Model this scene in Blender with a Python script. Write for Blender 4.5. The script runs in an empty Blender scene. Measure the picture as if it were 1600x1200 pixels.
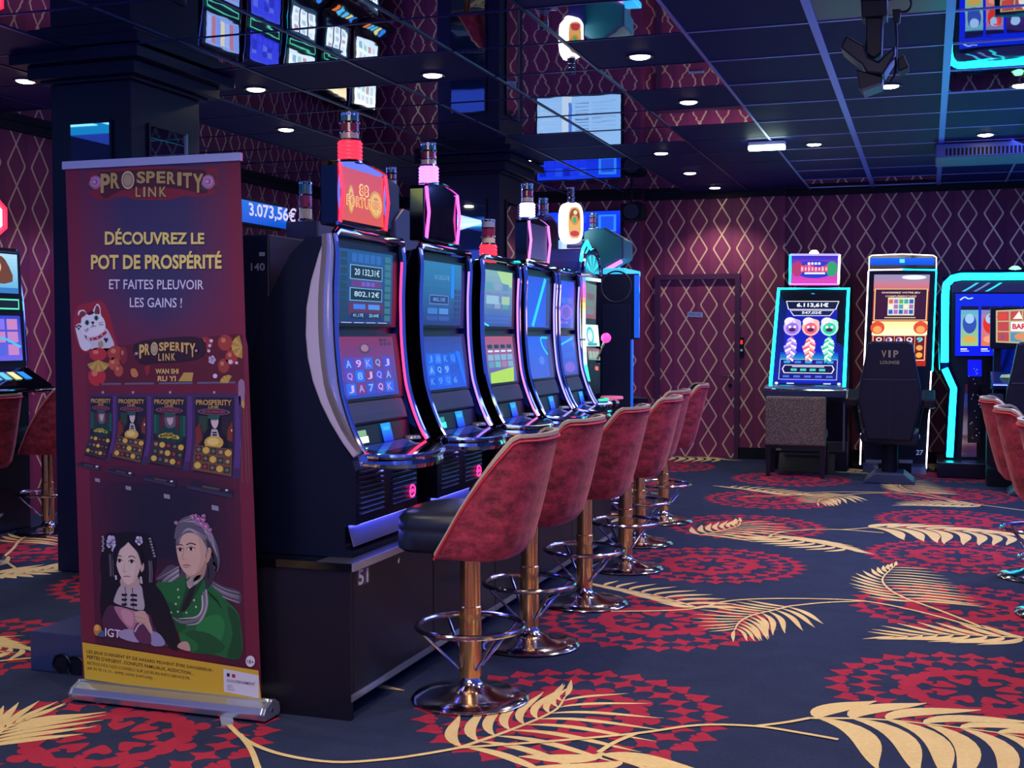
import bpy, math, random
from mathutils import Vector, Matrix, noise
random.seed(7)
SC = bpy.context.scene
COL = SC.collection

# ------------------------------------------------------------------ camera
FPX = 1916.0                     # focal length in pixels of the 1600 px wide photograph
PITCH = math.atan(76 / FPX)      # slightly downwards
YAW = math.atan(649 / math.hypot(FPX, 76))   # looking left of the aisle direction (+Y)
EYE = Vector((0, 0, 1.4))
cam = bpy.data.cameras.new('camera')
cam.sensor_width = 36.0
cam.lens = 36.0 * FPX / 1600
cam.clip_end = 100
cam_ob = bpy.data.objects.new('camera', cam)
COL.objects.link(cam_ob)
cam_ob.location = EYE
cam_ob.rotation_euler = (math.pi / 2 - PITCH, 0, YAW)
SC.camera = cam_ob

# ------------------------------------------------------------------ world, exposure
w = bpy.data.worlds.new('world'); SC.world = w; w.use_nodes = True
w.node_tree.nodes['Background'].inputs[0].default_value = (0.03, 0.07, 0.5, 1)
w.node_tree.nodes['Background'].inputs[1].default_value = 1.3
# the unseen rest of the hall: navy gloom with scattered coloured machine lights and warm downlights
_n, _l = w.node_tree.nodes, w.node_tree.links
_tc = _n.new('ShaderNodeTexCoord'); _vo = _n.new('ShaderNodeTexVoronoi'); _vo.inputs['Scale'].default_value = 9
_lt = _n.new('ShaderNodeMath'); _lt.operation = 'LESS_THAN'; _lt.inputs[1].default_value = .20
_sp = _n.new('ShaderNodeSeparateXYZ'); _ab = _n.new('ShaderNodeMath'); _ab.operation = 'ABSOLUTE'; _bd = _n.new('ShaderNodeMath'); _bd.operation = 'LESS_THAN'; _bd.inputs[1].default_value = .38
_mu = _n.new('ShaderNodeMath'); _mu.operation = 'MULTIPLY'
_hs = _n.new('ShaderNodeHueSaturation'); _hs.inputs['Saturation'].default_value = .8; _hs.inputs['Value'].default_value = 2.6
_mx = _n.new('ShaderNodeMix'); _mx.data_type = 'RGBA'; _mx.inputs[6].default_value = (0.02, 0.045, 0.30, 1)
_l.new(_tc.outputs['Generated'], _vo.inputs['Vector']); _l.new(_vo.outputs['Distance'], _lt.inputs[0]); _l.new(_tc.outputs['Generated'], _sp.inputs[0])
_l.new(_sp.outputs[2], _ab.inputs[0]); _l.new(_ab.outputs[0], _bd.inputs[0]); _l.new(_lt.outputs[0], _mu.inputs[0]); _l.new(_bd.outputs[0], _mu.inputs[1])
_l.new(_vo.outputs['Color'], _hs.inputs['Color']); _l.new(_hs.outputs[0], _mx.inputs[7]); _l.new(_mu.outputs[0], _mx.inputs[0]); _l.new(_mx.outputs[2], _n['Background'].inputs[0])
SC.view_settings.view_transform = 'Standard'
SC.view_settings.look = 'None'
SC.view_settings.gamma = 1
SC.view_settings.use_curve_mapping = False
SC.view_settings.exposure = 0.75
CEIL = 3.02

def area(name, loc, size, color, power, rot=(0, 0, 0), sizey=None):
    l = bpy.data.lights.new(name, 'AREA'); l.energy = power; l.color = color; l.size = size
    if sizey: l.shape = 'RECTANGLE'; l.size_y = sizey
    o = bpy.data.objects.new(name, l); o.location = loc; o.rotation_euler = rot; COL.objects.link(o)
    return o
# area lights added without fixtures: blue hall wash, warm light for the unseen front
area('blue_wash', (0.9, 9.0, 2.9), 1.2, (0.16, 0.22, 1.0), 80, (0, math.radians(25), 0), 6)
area('blue_wash', (-5.2, 9.6, 2.6), 0.8, (0.16, 0.2, 1.0), 45, (0, math.radians(-15), 0), 4)
area('hall_light', (-1.0, 0.4, 2.95), 2.2, (1.0, 0.86, 0.78), 75, (0, 0, 0), 2.2)

# ------------------------------------------------------------------ helpers
def W3(p): return Vector(p)
_fw = Vector((-math.sin(YAW), math.cos(YAW), 0)); _R = Vector((math.cos(YAW), math.sin(YAW), 0)); _U = Vector((0, 0, 1))
_F = _fw * math.cos(PITCH) - _U * math.sin(PITCH); _Up = _U * math.cos(PITCH) + _fw * math.sin(PITCH)
def ray(x, y): return _F + _R * ((x - 800) / FPX) - _Up * ((y - 600) / FPX)
def onplane(x, y, o, n):
    d = ray(x, y); return EYE + d * ((Vector(o) - EYE).dot(n) / d.dot(n))
def pz(x, y, z=0.0): return onplane(x, y, (0, 0, z), Vector((0, 0, 1)))
def px_(x, y, X): return onplane(x, y, (X, 0, 0), Vector((1, 0, 0)))
def py_(x, y, Y): return onplane(x, y, (0, Y, 0), Vector((0, 1, 0)))

def lin(h):
    if isinstance(h, (tuple, list)): return tuple(h[:3])
    h = h.lstrip('#'); c = [int(h[i:i + 2], 16) / 255 for i in (0, 2, 4)]
    return tuple(v / 12.92 if v <= .04045 else ((v + .055) / 1.055) ** 2.4 for v in c)

MATS = {}
def mat(name, col='#808080', rough=.5, metal=0., emit=0., ecol=None, spec=None, coat=0., trans=0.):
    if name in MATS: return MATS[name]
    m = bpy.data.materials.new(name); m.use_nodes = True
    b = m.node_tree.nodes['Principled BSDF']
    b.inputs['Base Color'].default_value = (*lin(col), 1)
    b.inputs['Roughness'].default_value = rough
    b.inputs['Metallic'].default_value = metal
    if spec is not None: b.inputs['Specular IOR Level'].default_value = spec
    if coat: b.inputs['Coat Weight'].default_value = coat; b.inputs['Coat Roughness'].default_value = .04
    if trans: b.inputs['Transmission Weight'].default_value = trans
    if emit:
        b.inputs['Emission Color'].default_value = (*lin(ecol or col), 1)
        b.inputs['Emission Strength'].default_value = emit
    MATS[name] = m
    return m

def nodes(m): return m.node_tree.nodes, m.node_tree.links
def attr_mat(name, emissive):
    m = mat(name, '#000000', .28 if emissive else .45, spec=.25 if emissive else None)
    n, l = nodes(m); b = n['Principled BSDF']
    a = n.new('ShaderNodeVertexColor'); a.layer_name = 'ink'
    l.new(a.outputs[0], b.inputs['Emission Color' if emissive else 'Base Color'])
    if emissive: b.inputs['Emission Strength'].default_value = .66; b.inputs['Base Color'].default_value = (.004, .004, .008, 1)
    return m
PRINT = attr_mat('printed_ink', False)
SCREEN = attr_mat('lit_screen', True)

# shared materials
BLACK = mat('black_lacquer', '#050920', .36, spec=.3)
BLACKM = mat('matte_black', '#06081a', .6, spec=.3)
GLOSSB = mat('piano_black', '#05060c', .08, coat=.6)
CHROME = mat('chrome', '#c8ccd8', .07, 1.0)
SILVER = mat('silver_plastic', '#8f8fa8', .22, .55)
ALU = mat('brushed_aluminium', '#c6cad6', .28, .85)
GREYP = mat('grey_plastic', '#2b2f45', .45)
WHITEP = mat('white_plastic', '#d8dcea', .4)
LEATHER = mat('dark_leather', '#141b2c', .35)
LOUVRE = mat('louvre_metal', '#3a3f6a', .3, .6)
GOLDM = mat('gold_metal', '#b98a4e', .12, 1.0)
DARKCH = mat('polished_steel', '#ccc4cc', .13, 1.0)
STICKER = mat('white_lettering', '#c9cde0', .5)

class MB:
    """collects faces, then links them as ONE mesh object"""
    def __init__(s): s.v = []; s.f = []; s.m = []; s.c = []; s.ms = []
    def _mi(s, m):
        if m not in s.ms: s.ms.append(m)
        return s.ms.index(m)
    def add(s, vs, fs, m, c=None):
        o = len(s.v); s.v += [tuple(p) for p in vs]; i = s._mi(m); c = lin(c) if c is not None else None
        for f in fs: s.f.append([o + k for k in f]); s.m.append(i); s.c.append(c)
        return s
    def quad(s, a, b, c, d, m, col=None): return s.add([a, b, c, d], [(0, 1, 2, 3)], m, col)
    def box(s, x0, x1, y0, y1, z0, z1, m):
        v = [(x, y, z) for z in (z0, z1) for y in (y0, y1) for x in (x0, x1)]
        return s.add(v, [(0, 2, 3, 1), (4, 5, 7, 6), (0, 1, 5, 4), (2, 6, 7, 3), (0, 4, 6, 2), (1, 3, 7, 5)], m)
    def prism(s, prof, a, b, m, axis='y', caps=True):
        """profile extruded along an axis; profile pairs are (x,z) for y, (y,z) for x, (x,y) for z"""
        def P(p, t): return {'y': (p[0], t, p[1]), 'x': (t, p[0], p[1]), 'z': (p[0], p[1], t)}[axis]
        n = len(prof); v = [P(p, a) for p in prof] + [P(p, b) for p in prof]
        fs = [(i, (i + 1) % n, n + (i + 1) % n, n + i) for i in range(n)]
        if caps: fs += [tuple(range(n - 1, -1, -1)), tuple(range(n, 2 * n))]
        return s.add(v, fs, m)
    def tube(s, pts, r, m, n=8, closed=False):
        pts = [Vector(p) for p in pts]; N = len(pts); rs = r if isinstance(r, (list, tuple)) else [r] * N
        vs = []; ref = None
        for i, p in enumerate(pts):
            a = pts[i - 1] if (i or closed) else p; b = pts[(i + 1) % N] if (i < N - 1 or closed) else p
            t = (b - a).normalized()
            if ref is None:
                ref = Vector((0, 0, 1)) if abs(t.z) < .9 else Vector((1, 0, 0))
            u = (ref - t * ref.dot(t)).normalized(); w_ = t.cross(u); ref = u
            vs += [p + (u * math.cos(2 * math.pi * k / n) + w_ * math.sin(2 * math.pi * k / n)) * rs[i] for k in range(n)]
        fs = []
        for i in range(N if closed else N - 1):
            j = (i + 1) % N
            fs += [(i * n + k, i * n + (k + 1) % n, j * n + (k + 1) % n, j * n + k) for k in range(n)]
        if not closed: fs += [tuple(range(n - 1, -1, -1)), tuple((N - 1) * n + k for k in range(n))]
        return s.add(vs, fs, m)
    def lathe(s, prof, c, m, n=24, axis='z', a0=0, a1=2 * math.pi):
        """profile of (radius, height) turned round an axis through c"""
        full = abs(a1 - a0 - 2 * math.pi) < 1e-6; k = n if full else n + 1
        c = Vector(c); vs = []
        for r, h in prof:
            for i in range(k):
                a = a0 + (a1 - a0) * i / n; x, y = r * math.cos(a), r * math.sin(a)
                vs.append(c + Vector({'z': (x, y, h), 'x': (h, x, y), 'y': (y, h, x)}[axis]))
        fs = []
        for j in range(len(prof) - 1):
            for i in range(n):
                i2 = (i + 1) % k
                fs.append((j * k + i, j * k + i2, (j + 1) * k + i2, (j + 1) * k + i))
        return s.add(vs, fs, m)
    def build(s, name, parent=None, world=False, smooth=False, bevel=0, sub=0, angle=35):
        me = bpy.data.meshes.new(name)
        off = Vector((0, 0, 0))
        if world and parent:
            p = parent
            while p: off += p.location; p = p.parent
        me.from_pydata([tuple(Vector(v) - off) for v in s.v], [], s.f)
        for m in s.ms: me.materials.append(m)
        me.polygons.foreach_set('material_index', s.m)
        if any(c is not None for c in s.c):
            at = me.color_attributes.new('ink', 'FLOAT_COLOR', 'CORNER'); data = []
            for p, c in zip(me.polygons, s.c): data += list((*(c or (0, 0, 0)), 1)) * p.loop_total
            at.data.foreach_set('color', data)
        if smooth:
            me.polygons.foreach_set('use_smooth', [True] * len(me.polygons))
            try: me.set_sharp_from_angle(angle=math.radians(angle))
            except Exception: pass
        me.update()
        o = bpy.data.objects.new(name, me); COL.objects.link(o)
        if parent: o.parent = parent
        if bevel:
            b = o.modifiers.new('bevel', 'BEVEL'); b.width = bevel; b.segments = 2; b.limit_method = 'ANGLE'; b.angle_limit = math.radians(40)
        if sub:
            b = o.modifiers.new('subsurf', 'SUBSURF'); b.levels = sub; b.render_levels = sub
        return o

def tag(o, label=None, cat=None, group=None, kind=None):
    if label: o['label'] = label
    if cat: o['category'] = cat
    if group: o['group'] = group
    if kind: o['kind'] = kind
    return o
def thing(name, label, cat, loc=(0, 0, 0), rz=0, group=None):
    o = bpy.data.objects.new(name, None); o.empty_display_size = .1
    COL.objects.link(o); o.location = loc; o.rotation_euler = (0, 0, rz)
    return tag(o, label, cat, group)
def copy_tree(o, parent=None):
    c = o.copy(); COL.objects.link(c)
    if parent: c.parent = parent
    for ch in list(o.children): copy_tree(ch, c)
    return c

# -- flat prints: a Quad maps (u,v) in the unit square to 3-D, with layers a fraction of a millimetre apart
class Quad:
    def __init__(s, tl, tr, br, bl, n=None, step=.0005):
        s.tl, s.tr, s.br, s.bl = map(Vector, (tl, tr, br, bl))
        s.n = Vector(n).normalized() if n else (s.tr - s.tl).cross(s.tl - s.bl).normalized()
        s.step = step
    def __call__(s, u, v, L=0):
        t = s.tl.lerp(s.tr, u); b = s.bl.lerp(s.br, u)
        return b.lerp(t, v) + s.n * (s.step * L)
class PixPlane:
    """prints on a vertical plane, shape corners read off the photograph and dropped on the plane"""
    def __init__(s, o, n, step=.0004): s.o = Vector(o); s.n = Vector(n).normalized(); s.step = step
    def __call__(s, x, y, L=0): return onplane(x, y, s.o, s.n) + s.n * (s.step * L)
def smoothpts(pts, k=4):
    out = []; n = len(pts)
    for i in range(n):
        p0, p1, p2, p3 = (pts[(i + j - 1) % n] for j in range(4))
        for q in range(k):
            t = q / k
            out.append(tuple(.5 * (2 * b + (c - a) * t + (2 * a - 5 * b + 4 * c - d) * t * t + (3 * b - a - 3 * c + d) * t ** 3)
                             for a, b, c, d in zip(p0, p1, p2, p3)))
    return out
def openpts(pts, k=5):
    P = [tuple(2 * a - b for a, b in zip(pts[0], pts[1]))] + list(pts) + [tuple(2 * a - b for a, b in zip(pts[-1], pts[-2]))]
    out = []
    for i in range(1, len(P) - 2):
        p0, p1, p2, p3 = P[i - 1:i + 3]
        for q in range(k):
            t = q / k
            out.append(tuple(.5 * (2 * b + (c - a) * t + (2 * a - 5 * b + 4 * c - d) * t * t + (3 * b - a - 3 * c + d) * t ** 3)
                             for a, b, c, d in zip(p0, p1, p2, p3)))
    out.append(tuple(pts[-1]))
    return out
def poly(mb, Q, pts, m, c, L=1, sm=0):
    if sm: pts = smoothpts(pts, sm)
    mb.add([Q(p[0], p[1], L) for p in pts], [tuple(range(len(pts)))], m, c)
def rect(mb, Q, u0, v0, u1, v1, m, c, L=1): poly(mb, Q, [(u0, v0), (u1, v0), (u1, v1), (u0, v1)], m, c, L)
def ell(mb, Q, u, v, ru, rv, m, c, L=1, n=18, rot=0):
    cr, sr = math.cos(rot), math.sin(rot); pts = []
    for i in range(n):
        a = 2 * math.pi * i / n; x, y = ru * math.cos(a), rv * math.sin(a)
        pts.append((u + x * cr - y * sr, v + x * sr + y * cr))
    poly(mb, Q, pts, m, c, L)
def stroke(mb, Q, pts, wd, m, c, L=1, k=5):
    """a brush line, width wd (or start,mid,end list)"""
    P = openpts(pts, k) if len(pts) > 2 else list(pts); n = len(P); l = []; r = []
    for i, p in enumerate(P):
        a = P[max(i - 1, 0)]; b = P[min(i + 1, n - 1)]; dx, dy = b[0] - a[0], b[1] - a[1]; d = math.hypot(dx, dy) or 1
        t = i / (n - 1); ww = wd if not isinstance(wd, (list, tuple)) else (wd[0] * (1 - t) ** 2 + 2 * wd[1] * t * (1 - t) + wd[2] * t * t)
        l.append((p[0] - dy / d * ww / 2, p[1] + dx / d * ww / 2)); r.append((p[0] + dy / d * ww / 2, p[1] - dx / d * ww / 2))
    mb.add([Q(p[0], p[1], L) for p in l + r], [(i, i + 1, n + i + 1, n + i) for i in range(n - 1)], m, c)
def grad(mb, Q, u0, v0, u1, v1, c0, c1, m, L=0, n=10, vert=True):
    c0, c1 = lin(c0), lin(c1)
    for i in range(n):
        a, b = i / n, (i + 1) / n; t = (i + .5) / n; c = tuple(x + (y - x) * t for x, y in zip(c0, c1))
        if vert: rect(mb, Q, u0, v0 + (v1 - v0) * a, u1, v0 + (v1 - v0) * b, m, c, L)
        else: rect(mb, Q, u0 + (u1 - u0) * a, v0, u0 + (u1 - u0) * b, v1, m, c, L)
_tc = {}
def text_geo(s, bold=0.0):
    k = (s, bold)
    if k in _tc: return _tc[k]
    cu = bpy.data.curves.new('t', 'FONT'); cu.body = s; cu.size = 1; cu.offset = bold; cu.resolution_u = 3
    ob = bpy.data.objects.new('t', cu); COL.objects.link(ob)
    dg = bpy.context.evaluated_depsgraph_get(); me = bpy.data.meshes.new_from_object(ob.evaluated_get(dg))
    vs = [(v.co.x, v.co.y) for v in me.vertices]; fs = [tuple(p.vertices) for p in me.polygons]
    bpy.data.objects.remove(ob); bpy.data.curves.remove(cu); bpy.data.meshes.remove(me)
    x0 = min(v[0] for v in vs); x1 = max(v[0] for v in vs); y0 = min(v[1] for v in vs); y1 = max(v[1] for v in vs)
    _tc[k] = ([((x - x0) / (x1 - x0), (y - y0) / (y1 - y0)) for x, y in vs], fs)
    return _tc[k]
def text(mb, Q, s, quad, m, c, L=2, bold=0.0, warp=None):
    """s stretched into quad = corners (tl,tr,br,bl) in Q's coordinates"""
    vs, fs = text_geo(s, bold); tl, tr, br, bl = quad; out = []
    for u, v in vs:
        if warp: v = warp(u, v)
        x = (bl[0] * (1 - u) + br[0] * u) * (1 - v) + (tl[0] * (1 - u) + tr[0] * u) * v
        y = (bl[1] * (1 - u) + br[1] * u) * (1 - v) + (tl[1] * (1 - u) + tr[1] * u) * v
        out.append(Q(x, y, L))
    mb.add(out, fs, m, c)
def textbox(mb, Q, s, u0, v0, u1, v1, m, c, L=2, bold=0.0): text(mb, Q, s, ((u0, v1), (u1, v1), (u1, v0), (u0, v0)), m, c, L, bold)

# ------------------------------------------------------------------ materials of the room
def carpet(name, c0, c1, scale=60):
    m = mat(name, c0, .95, spec=.1); n, l = nodes(m); b = n['Principled BSDF']
    tc = n.new('ShaderNodeTexCoord'); a = n.new('ShaderNodeTexNoise'); a.inputs['Scale'].default_value = scale; a.inputs['Detail'].default_value = 3
    a2 = n.new('ShaderNodeTexNoise'); a2.inputs['Scale'].default_value = 6; a2.inputs['Detail'].default_value = 4
    ad = n.new('ShaderNodeMath'); ad.operation = 'MULTIPLY_ADD'; ad.inputs[1].default_value = .5
    h = n.new('ShaderNodeMath'); h.operation = 'MULTIPLY'; h.inputs[1].default_value = .5
    r = n.new('ShaderNodeMix'); r.data_type = 'RGBA'
    r.inputs[6].default_value = (*lin(c0), 1); r.inputs[7].default_value = (*lin(c1), 1)
    l.new(tc.outputs['Object'], a.inputs['Vector']); l.new(tc.outputs['Object'], a2.inputs['Vector'])
    l.new(a2.outputs[0], h.inputs[0]); l.new(a.outputs[0], ad.inputs[0]); l.new(h.outputs[0], ad.inputs[2])
    l.new(ad.outputs[0], r.inputs[0]); l.new(r.outputs[2], b.inputs['Base Color'])
    bp = n.new('ShaderNodeBump'); bp.inputs['Strength'].default_value = .25; bp.inputs['Distance'].default_value = .004
    l.new(a.outputs[0], bp.inputs['Height']); l.new(bp.outputs[0], b.inputs['Normal'])
    return m
CARPET = carpet('carpet_navy', '#1c2339', '#353d5c')
CRED = carpet('carpet_red', '#8c1c34', '#b8364c')
CGOLD = carpet('carpet_gold', '#c8a262', '#f0d8a0')

def wallpaper(name, axis):
    m = mat(name, '#5a1c3c', .55); n, l = nodes(m); b = n['Principled BSDF']
    tc = n.new('ShaderNodeTexCoord'); sp = n.new('ShaderNodeSeparateXYZ'); l.new(tc.outputs['Object'], sp.inputs[0])
    def M(op, a, b_=None, c=None):
        x = n.new('ShaderNodeMath'); x.operation = op
        for i, v in enumerate((a, b_, c)):
            if v is None: continue
            if isinstance(v, (int, float)): x.inputs[i].default_value = v
            else: l.new(v, x.inputs[i])
        return x.outputs[0]
    u = M('MULTIPLY', sp.outputs[axis], 1 / .262)
    cell = M('FLOOR', u); fu = M('SUBTRACT', M('FRACT', u), .5)
    z = M('MULTIPLY', sp.outputs[2], 1 / .318)
    t = M('MULTIPLY', M('ABSOLUTE', M('SUBTRACT', M('FRACT', z), .5)), 2)       # triangle wave: 1 at the crossings, 0 half way
    half = M('MULTIPLY', M('SUBTRACT', 1.0, t), .37)
    half = M('MINIMUM', half, .345)
    d = M('ABSOLUTE', M('SUBTRACT', M('ABSOLUTE', fu), half))
    line = M('LESS_THAN', d, .036)
    # embossed zigzag bands: side of each chain slightly darker
    band = M('LESS_THAN', fu, M('SUBTRACT', half, .02))
    mx = n.new('ShaderNodeMix'); mx.data_type = 'RGBA'; mx.inputs[6].default_value = (*lin('#6a1c50'), 1); mx.inputs[7].default_value = (*lin('#7c2858'), 1)
    l.new(band, mx.inputs[0])
    ns = n.new('ShaderNodeTexNoise'); ns.inputs['Scale'].default_value = 2.5; l.new(tc.outputs['Object'], ns.inputs['Vector'])
    m3 = n.new('ShaderNodeMix'); m3.data_type = 'RGBA'; m3.inputs[7].default_value = (*lin('#802a54'), 1)
    l.new(mx.outputs[2], m3.inputs[6]); l.new(M('MULTIPLY', ns.outputs[0], .6), m3.inputs[0])
    m2 = n.new('ShaderNodeMix'); m2.data_type = 'RGBA'; m2.inputs[7].default_value = (*lin('#e8c8a4'), 1)
    l.new(m3.outputs[2], m2.inputs[6]); l.new(line, m2.inputs[0]); l.new(m2.outputs[2], b.inputs['Base Color'])
    l.new(M('MULTIPLY', line, .3), b.inputs['Metallic']); l.new(M('SUBTRACT', .6, M('MULTIPLY', line, .25)), b.inputs['Roughness'])
    bp = n.new('ShaderNodeBump'); bp.inputs['Strength'].default_value = .5; bp.inputs['Distance'].default_value = .01
    l.new(M('ADD', line, M('MULTIPLY', band, .3)), bp.inputs['Height']); l.new(bp.outputs[0], b.inputs['Normal'])
    return m
WALLX = wallpaper('diamond_wallpaper', 0)
WALLY = wallpaper('diamond_wallpaper_side', 1)

MIRROR = mat('ceiling_mirror', '#c4c8da', .015, 1.0)
n_, l_ = nodes(MIRROR); t_ = n_.new('ShaderNodeTexCoord'); q_ = n_.new('ShaderNodeTexNoise'); q_.inputs['Scale'].default_value = 2.2
b_ = n_.new('ShaderNodeBump'); b_.inputs['Strength'].default_value = .022; b_.inputs['Distance'].default_value = .05
l_.new(t_.outputs['Object'], q_.inputs['Vector']); l_.new(q_.outputs[0], b_.inputs['Height']); l_.new(b_.outputs[0], n_['Principled BSDF'].inputs['Normal'])
TILE = mat('black_ceiling_tile', '#04105c', .6, spec=.15)
TILE2 = mat('blue_lit_tile', '#2c3358', .35)  # black tile row with blue reflected light put into its colour
TBAR = mat('lit_ceiling_bar', '#a8b0f0', .35, .5)  # bars on the right, bright blue light put into their colour
TBARD = mat('shaded_ceiling_bar', '#2a3060', .35, .6)  # same bars on the left, dimmer light put into their colour
TBARW = mat('blue_lit_wide_bar', '#7488ff', .35, .35)  # wide bars, blue neon reflection painted into their colour

# ------------------------------------------------------------------ floor with woven pattern
fl = MB(); X0, X1, Y0, Y1 = -6.7, 3.4, -1.0, 14.35
fl.quad((-10.5, Y0, 0), (X0, Y0, 0), (X0, 5.7, 0), (-10.5, 5.7, 0), CARPET)
fl.quad((X0, Y0, 0), (X1, Y0, 0), (X1, Y1, 0), (X0, Y1, 0), CARPET)
class FloorQ:
    def __call__(s, x, y, L=0): return Vector((x, y, .0006 * L))
FQ = FloorQ()
def suit(kind):
    if kind == 'spade':   # (radial, tangential); point outwards
        return smoothpts([(.5, 0), (.18, .20), (-.12, .46), (-.36, .42), (-.34, .12)], 3) + [(-.5, .1), (-.5, -.1)] + smoothpts([(-.34, -.12), (-.36, -.42), (-.12, -.46), (.18, -.2), (.5, 0)], 3)[:-3]
    if kind == 'diamond':
        return [(.5, 0), (.16, .2), (0, .5), (-.16, .2), (-.5, 0), (-.16, -.2), (0, -.5), (.16, -.2)]
    if kind == 'heart':
        return smoothpts([(-.5, 0), (-.1, .34), (.25, .5), (.48, .3), (.3, 0), (.48, -.3), (.25, -.5), (-.1, -.34)], 3)
    pts = []
    for cx, cy, a0, a1 in ((-.05, -.30, -150, 75), (.25, 0, -75, 75), (-.05, .30, -75, 150)):
        for i in range(7):
            a = math.radians(a0 + (a1 - a0) * i / 6); pts.append((cx + .25 * math.cos(a), cy + .25 * math.sin(a)))
    return pts + [(-.3, .1), (-.5, .12), (-.5, -.12), (-.3, -.1)]
SUITS = {k: suit(k) for k in ('spade', 'diamond', 'heart', 'club')}
def mandala(cx, cy):
    for kind, R, n, lr, lt, ph, flip in (('spade', .535, 28, .098, .112, 0, 1), ('diamond', .42, 26, .135, .104, .5, 1), ('club', .258, 9, .168, .182, 0, 1), ('heart', .125, 8, .10, .096, .5, 1)):
        for i in range(n):
            a = 2 * math.pi * (i + ph) / n; ca, sa = math.cos(a), math.sin(a)
            pts = []
            for r, t in SUITS[kind]:
                r = R + r * lr; t = t * lt
                pts.append((cx + (r * ca - t * sa), cy + (r * sa + t * ca) * 1.04))
            poly(fl, FQ, pts, CRED, None, .6 + .12 * (i % 3) + .36 * ('spade', 'diamond', 'club', 'heart').index(kind))
for i in range(-4, 4):
    for j in range(-3, 7):
        x = -1.24 + 1.44 * i; y = 4.33 + 1.563 * j + (.78 if i % 2 else 0)
        if X0 + .5 < x < X1 - .5 and 1.2 < y < 13.6: mandala(x, y)
LC = [0]
def leaflet(p, ang, ln, wd, curl, s=12):
    """S-curved blade growing from p"""
    c = []; x, y = p; a = ang; st = ln / s
    for k in range(s + 1):
        c.append((x, y)); t = k / s
        x += st * math.cos(a); y += st * math.sin(a); a += curl * (1.35 - 2.1 * t) / s
    stroke_pts = c; l = []; r = []
    for k, q in enumerate(c):
        t = k / s; b0 = c[max(k - 1, 0)]; b1 = c[min(k + 1, s)]; dx, dy = b1[0] - b0[0], b1[1] - b0[1]; d = math.hypot(dx, dy) or 1
        wv = wd * max(.06, math.sin(math.pi * t ** .78) ** .9)
        l.append((q[0] - dy / d * wv / 2, q[1] + dx / d * wv / 2)); r.append((q[0] + dy / d * wv / 2, q[1] - dx / d * wv / 2))
    n = len(c)
    LC[0] = (LC[0] + 1) % 24; LZ = 2.4 + LC[0] * .06
    fl.add([FQ(a_[0], a_[1], LZ) for a_ in l + r], [(i, n + i, n + i + 1, i + 1) for i in range(n - 1)], CGOLD)
def fern(rib, n, lenL, lenR, wd, angL, angR, curlL, curlR, dx, dy):
    P = openpts(rib, 8); P = [(x + dx, y + dy) for x, y in P]
    L = [0]
    for a, b in zip(P, P[1:]): L.append(L[-1] + math.hypot(b[0] - a[0], b[1] - a[1]))
    stroke(fl, FQ, P, [.022, .016, .006], CGOLD, None, 4.2 + LC[0] * .04, 1)
    def at(d):
        for k in range(len(P) - 1):
            if L[k + 1] >= d - 1e-9:
                t = (d - L[k]) / (L[k + 1] - L[k] or 1); a, b = P[k], P[k + 1]
                return (a[0] + (b[0] - a[0]) * t, a[1] + (b[1] - a[1]) * t), math.atan2(b[1] - a[1], b[0] - a[0])
        return P[-1], math.atan2(P[-1][1] - P[-2][1], P[-1][0] - P[-2][0])
    for k in range(n):
        t = (k + .2) / n; p, a = at(L[-1] * t)
        prof = (.62 + .75 * t - 1.05 * t * t) if True else 1
        if lenL: leaflet(p, a + angL * (1 - .55 * t), lenL * prof * 1.15, wd * (1 - .5 * t), curlL)
        if lenR: leaflet(p, a - angR * (1 - .55 * t), lenR * prof * 1.15, wd * (1 - .5 * t), -curlR)
    p, a = at(L[-1]); leaflet(p, a, lenL * .35 + lenR * .1, wd * .5, .3)
def stem(pts, dx, dy, wd=.02): LC[0] = (LC[0] + 1) % 24; stroke(fl, FQ, [(x + dx, y + dy) for x, y in pts], wd, CGOLD, None, 5.4 + LC[0] * .06, 5)
R_ = math.radians
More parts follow.
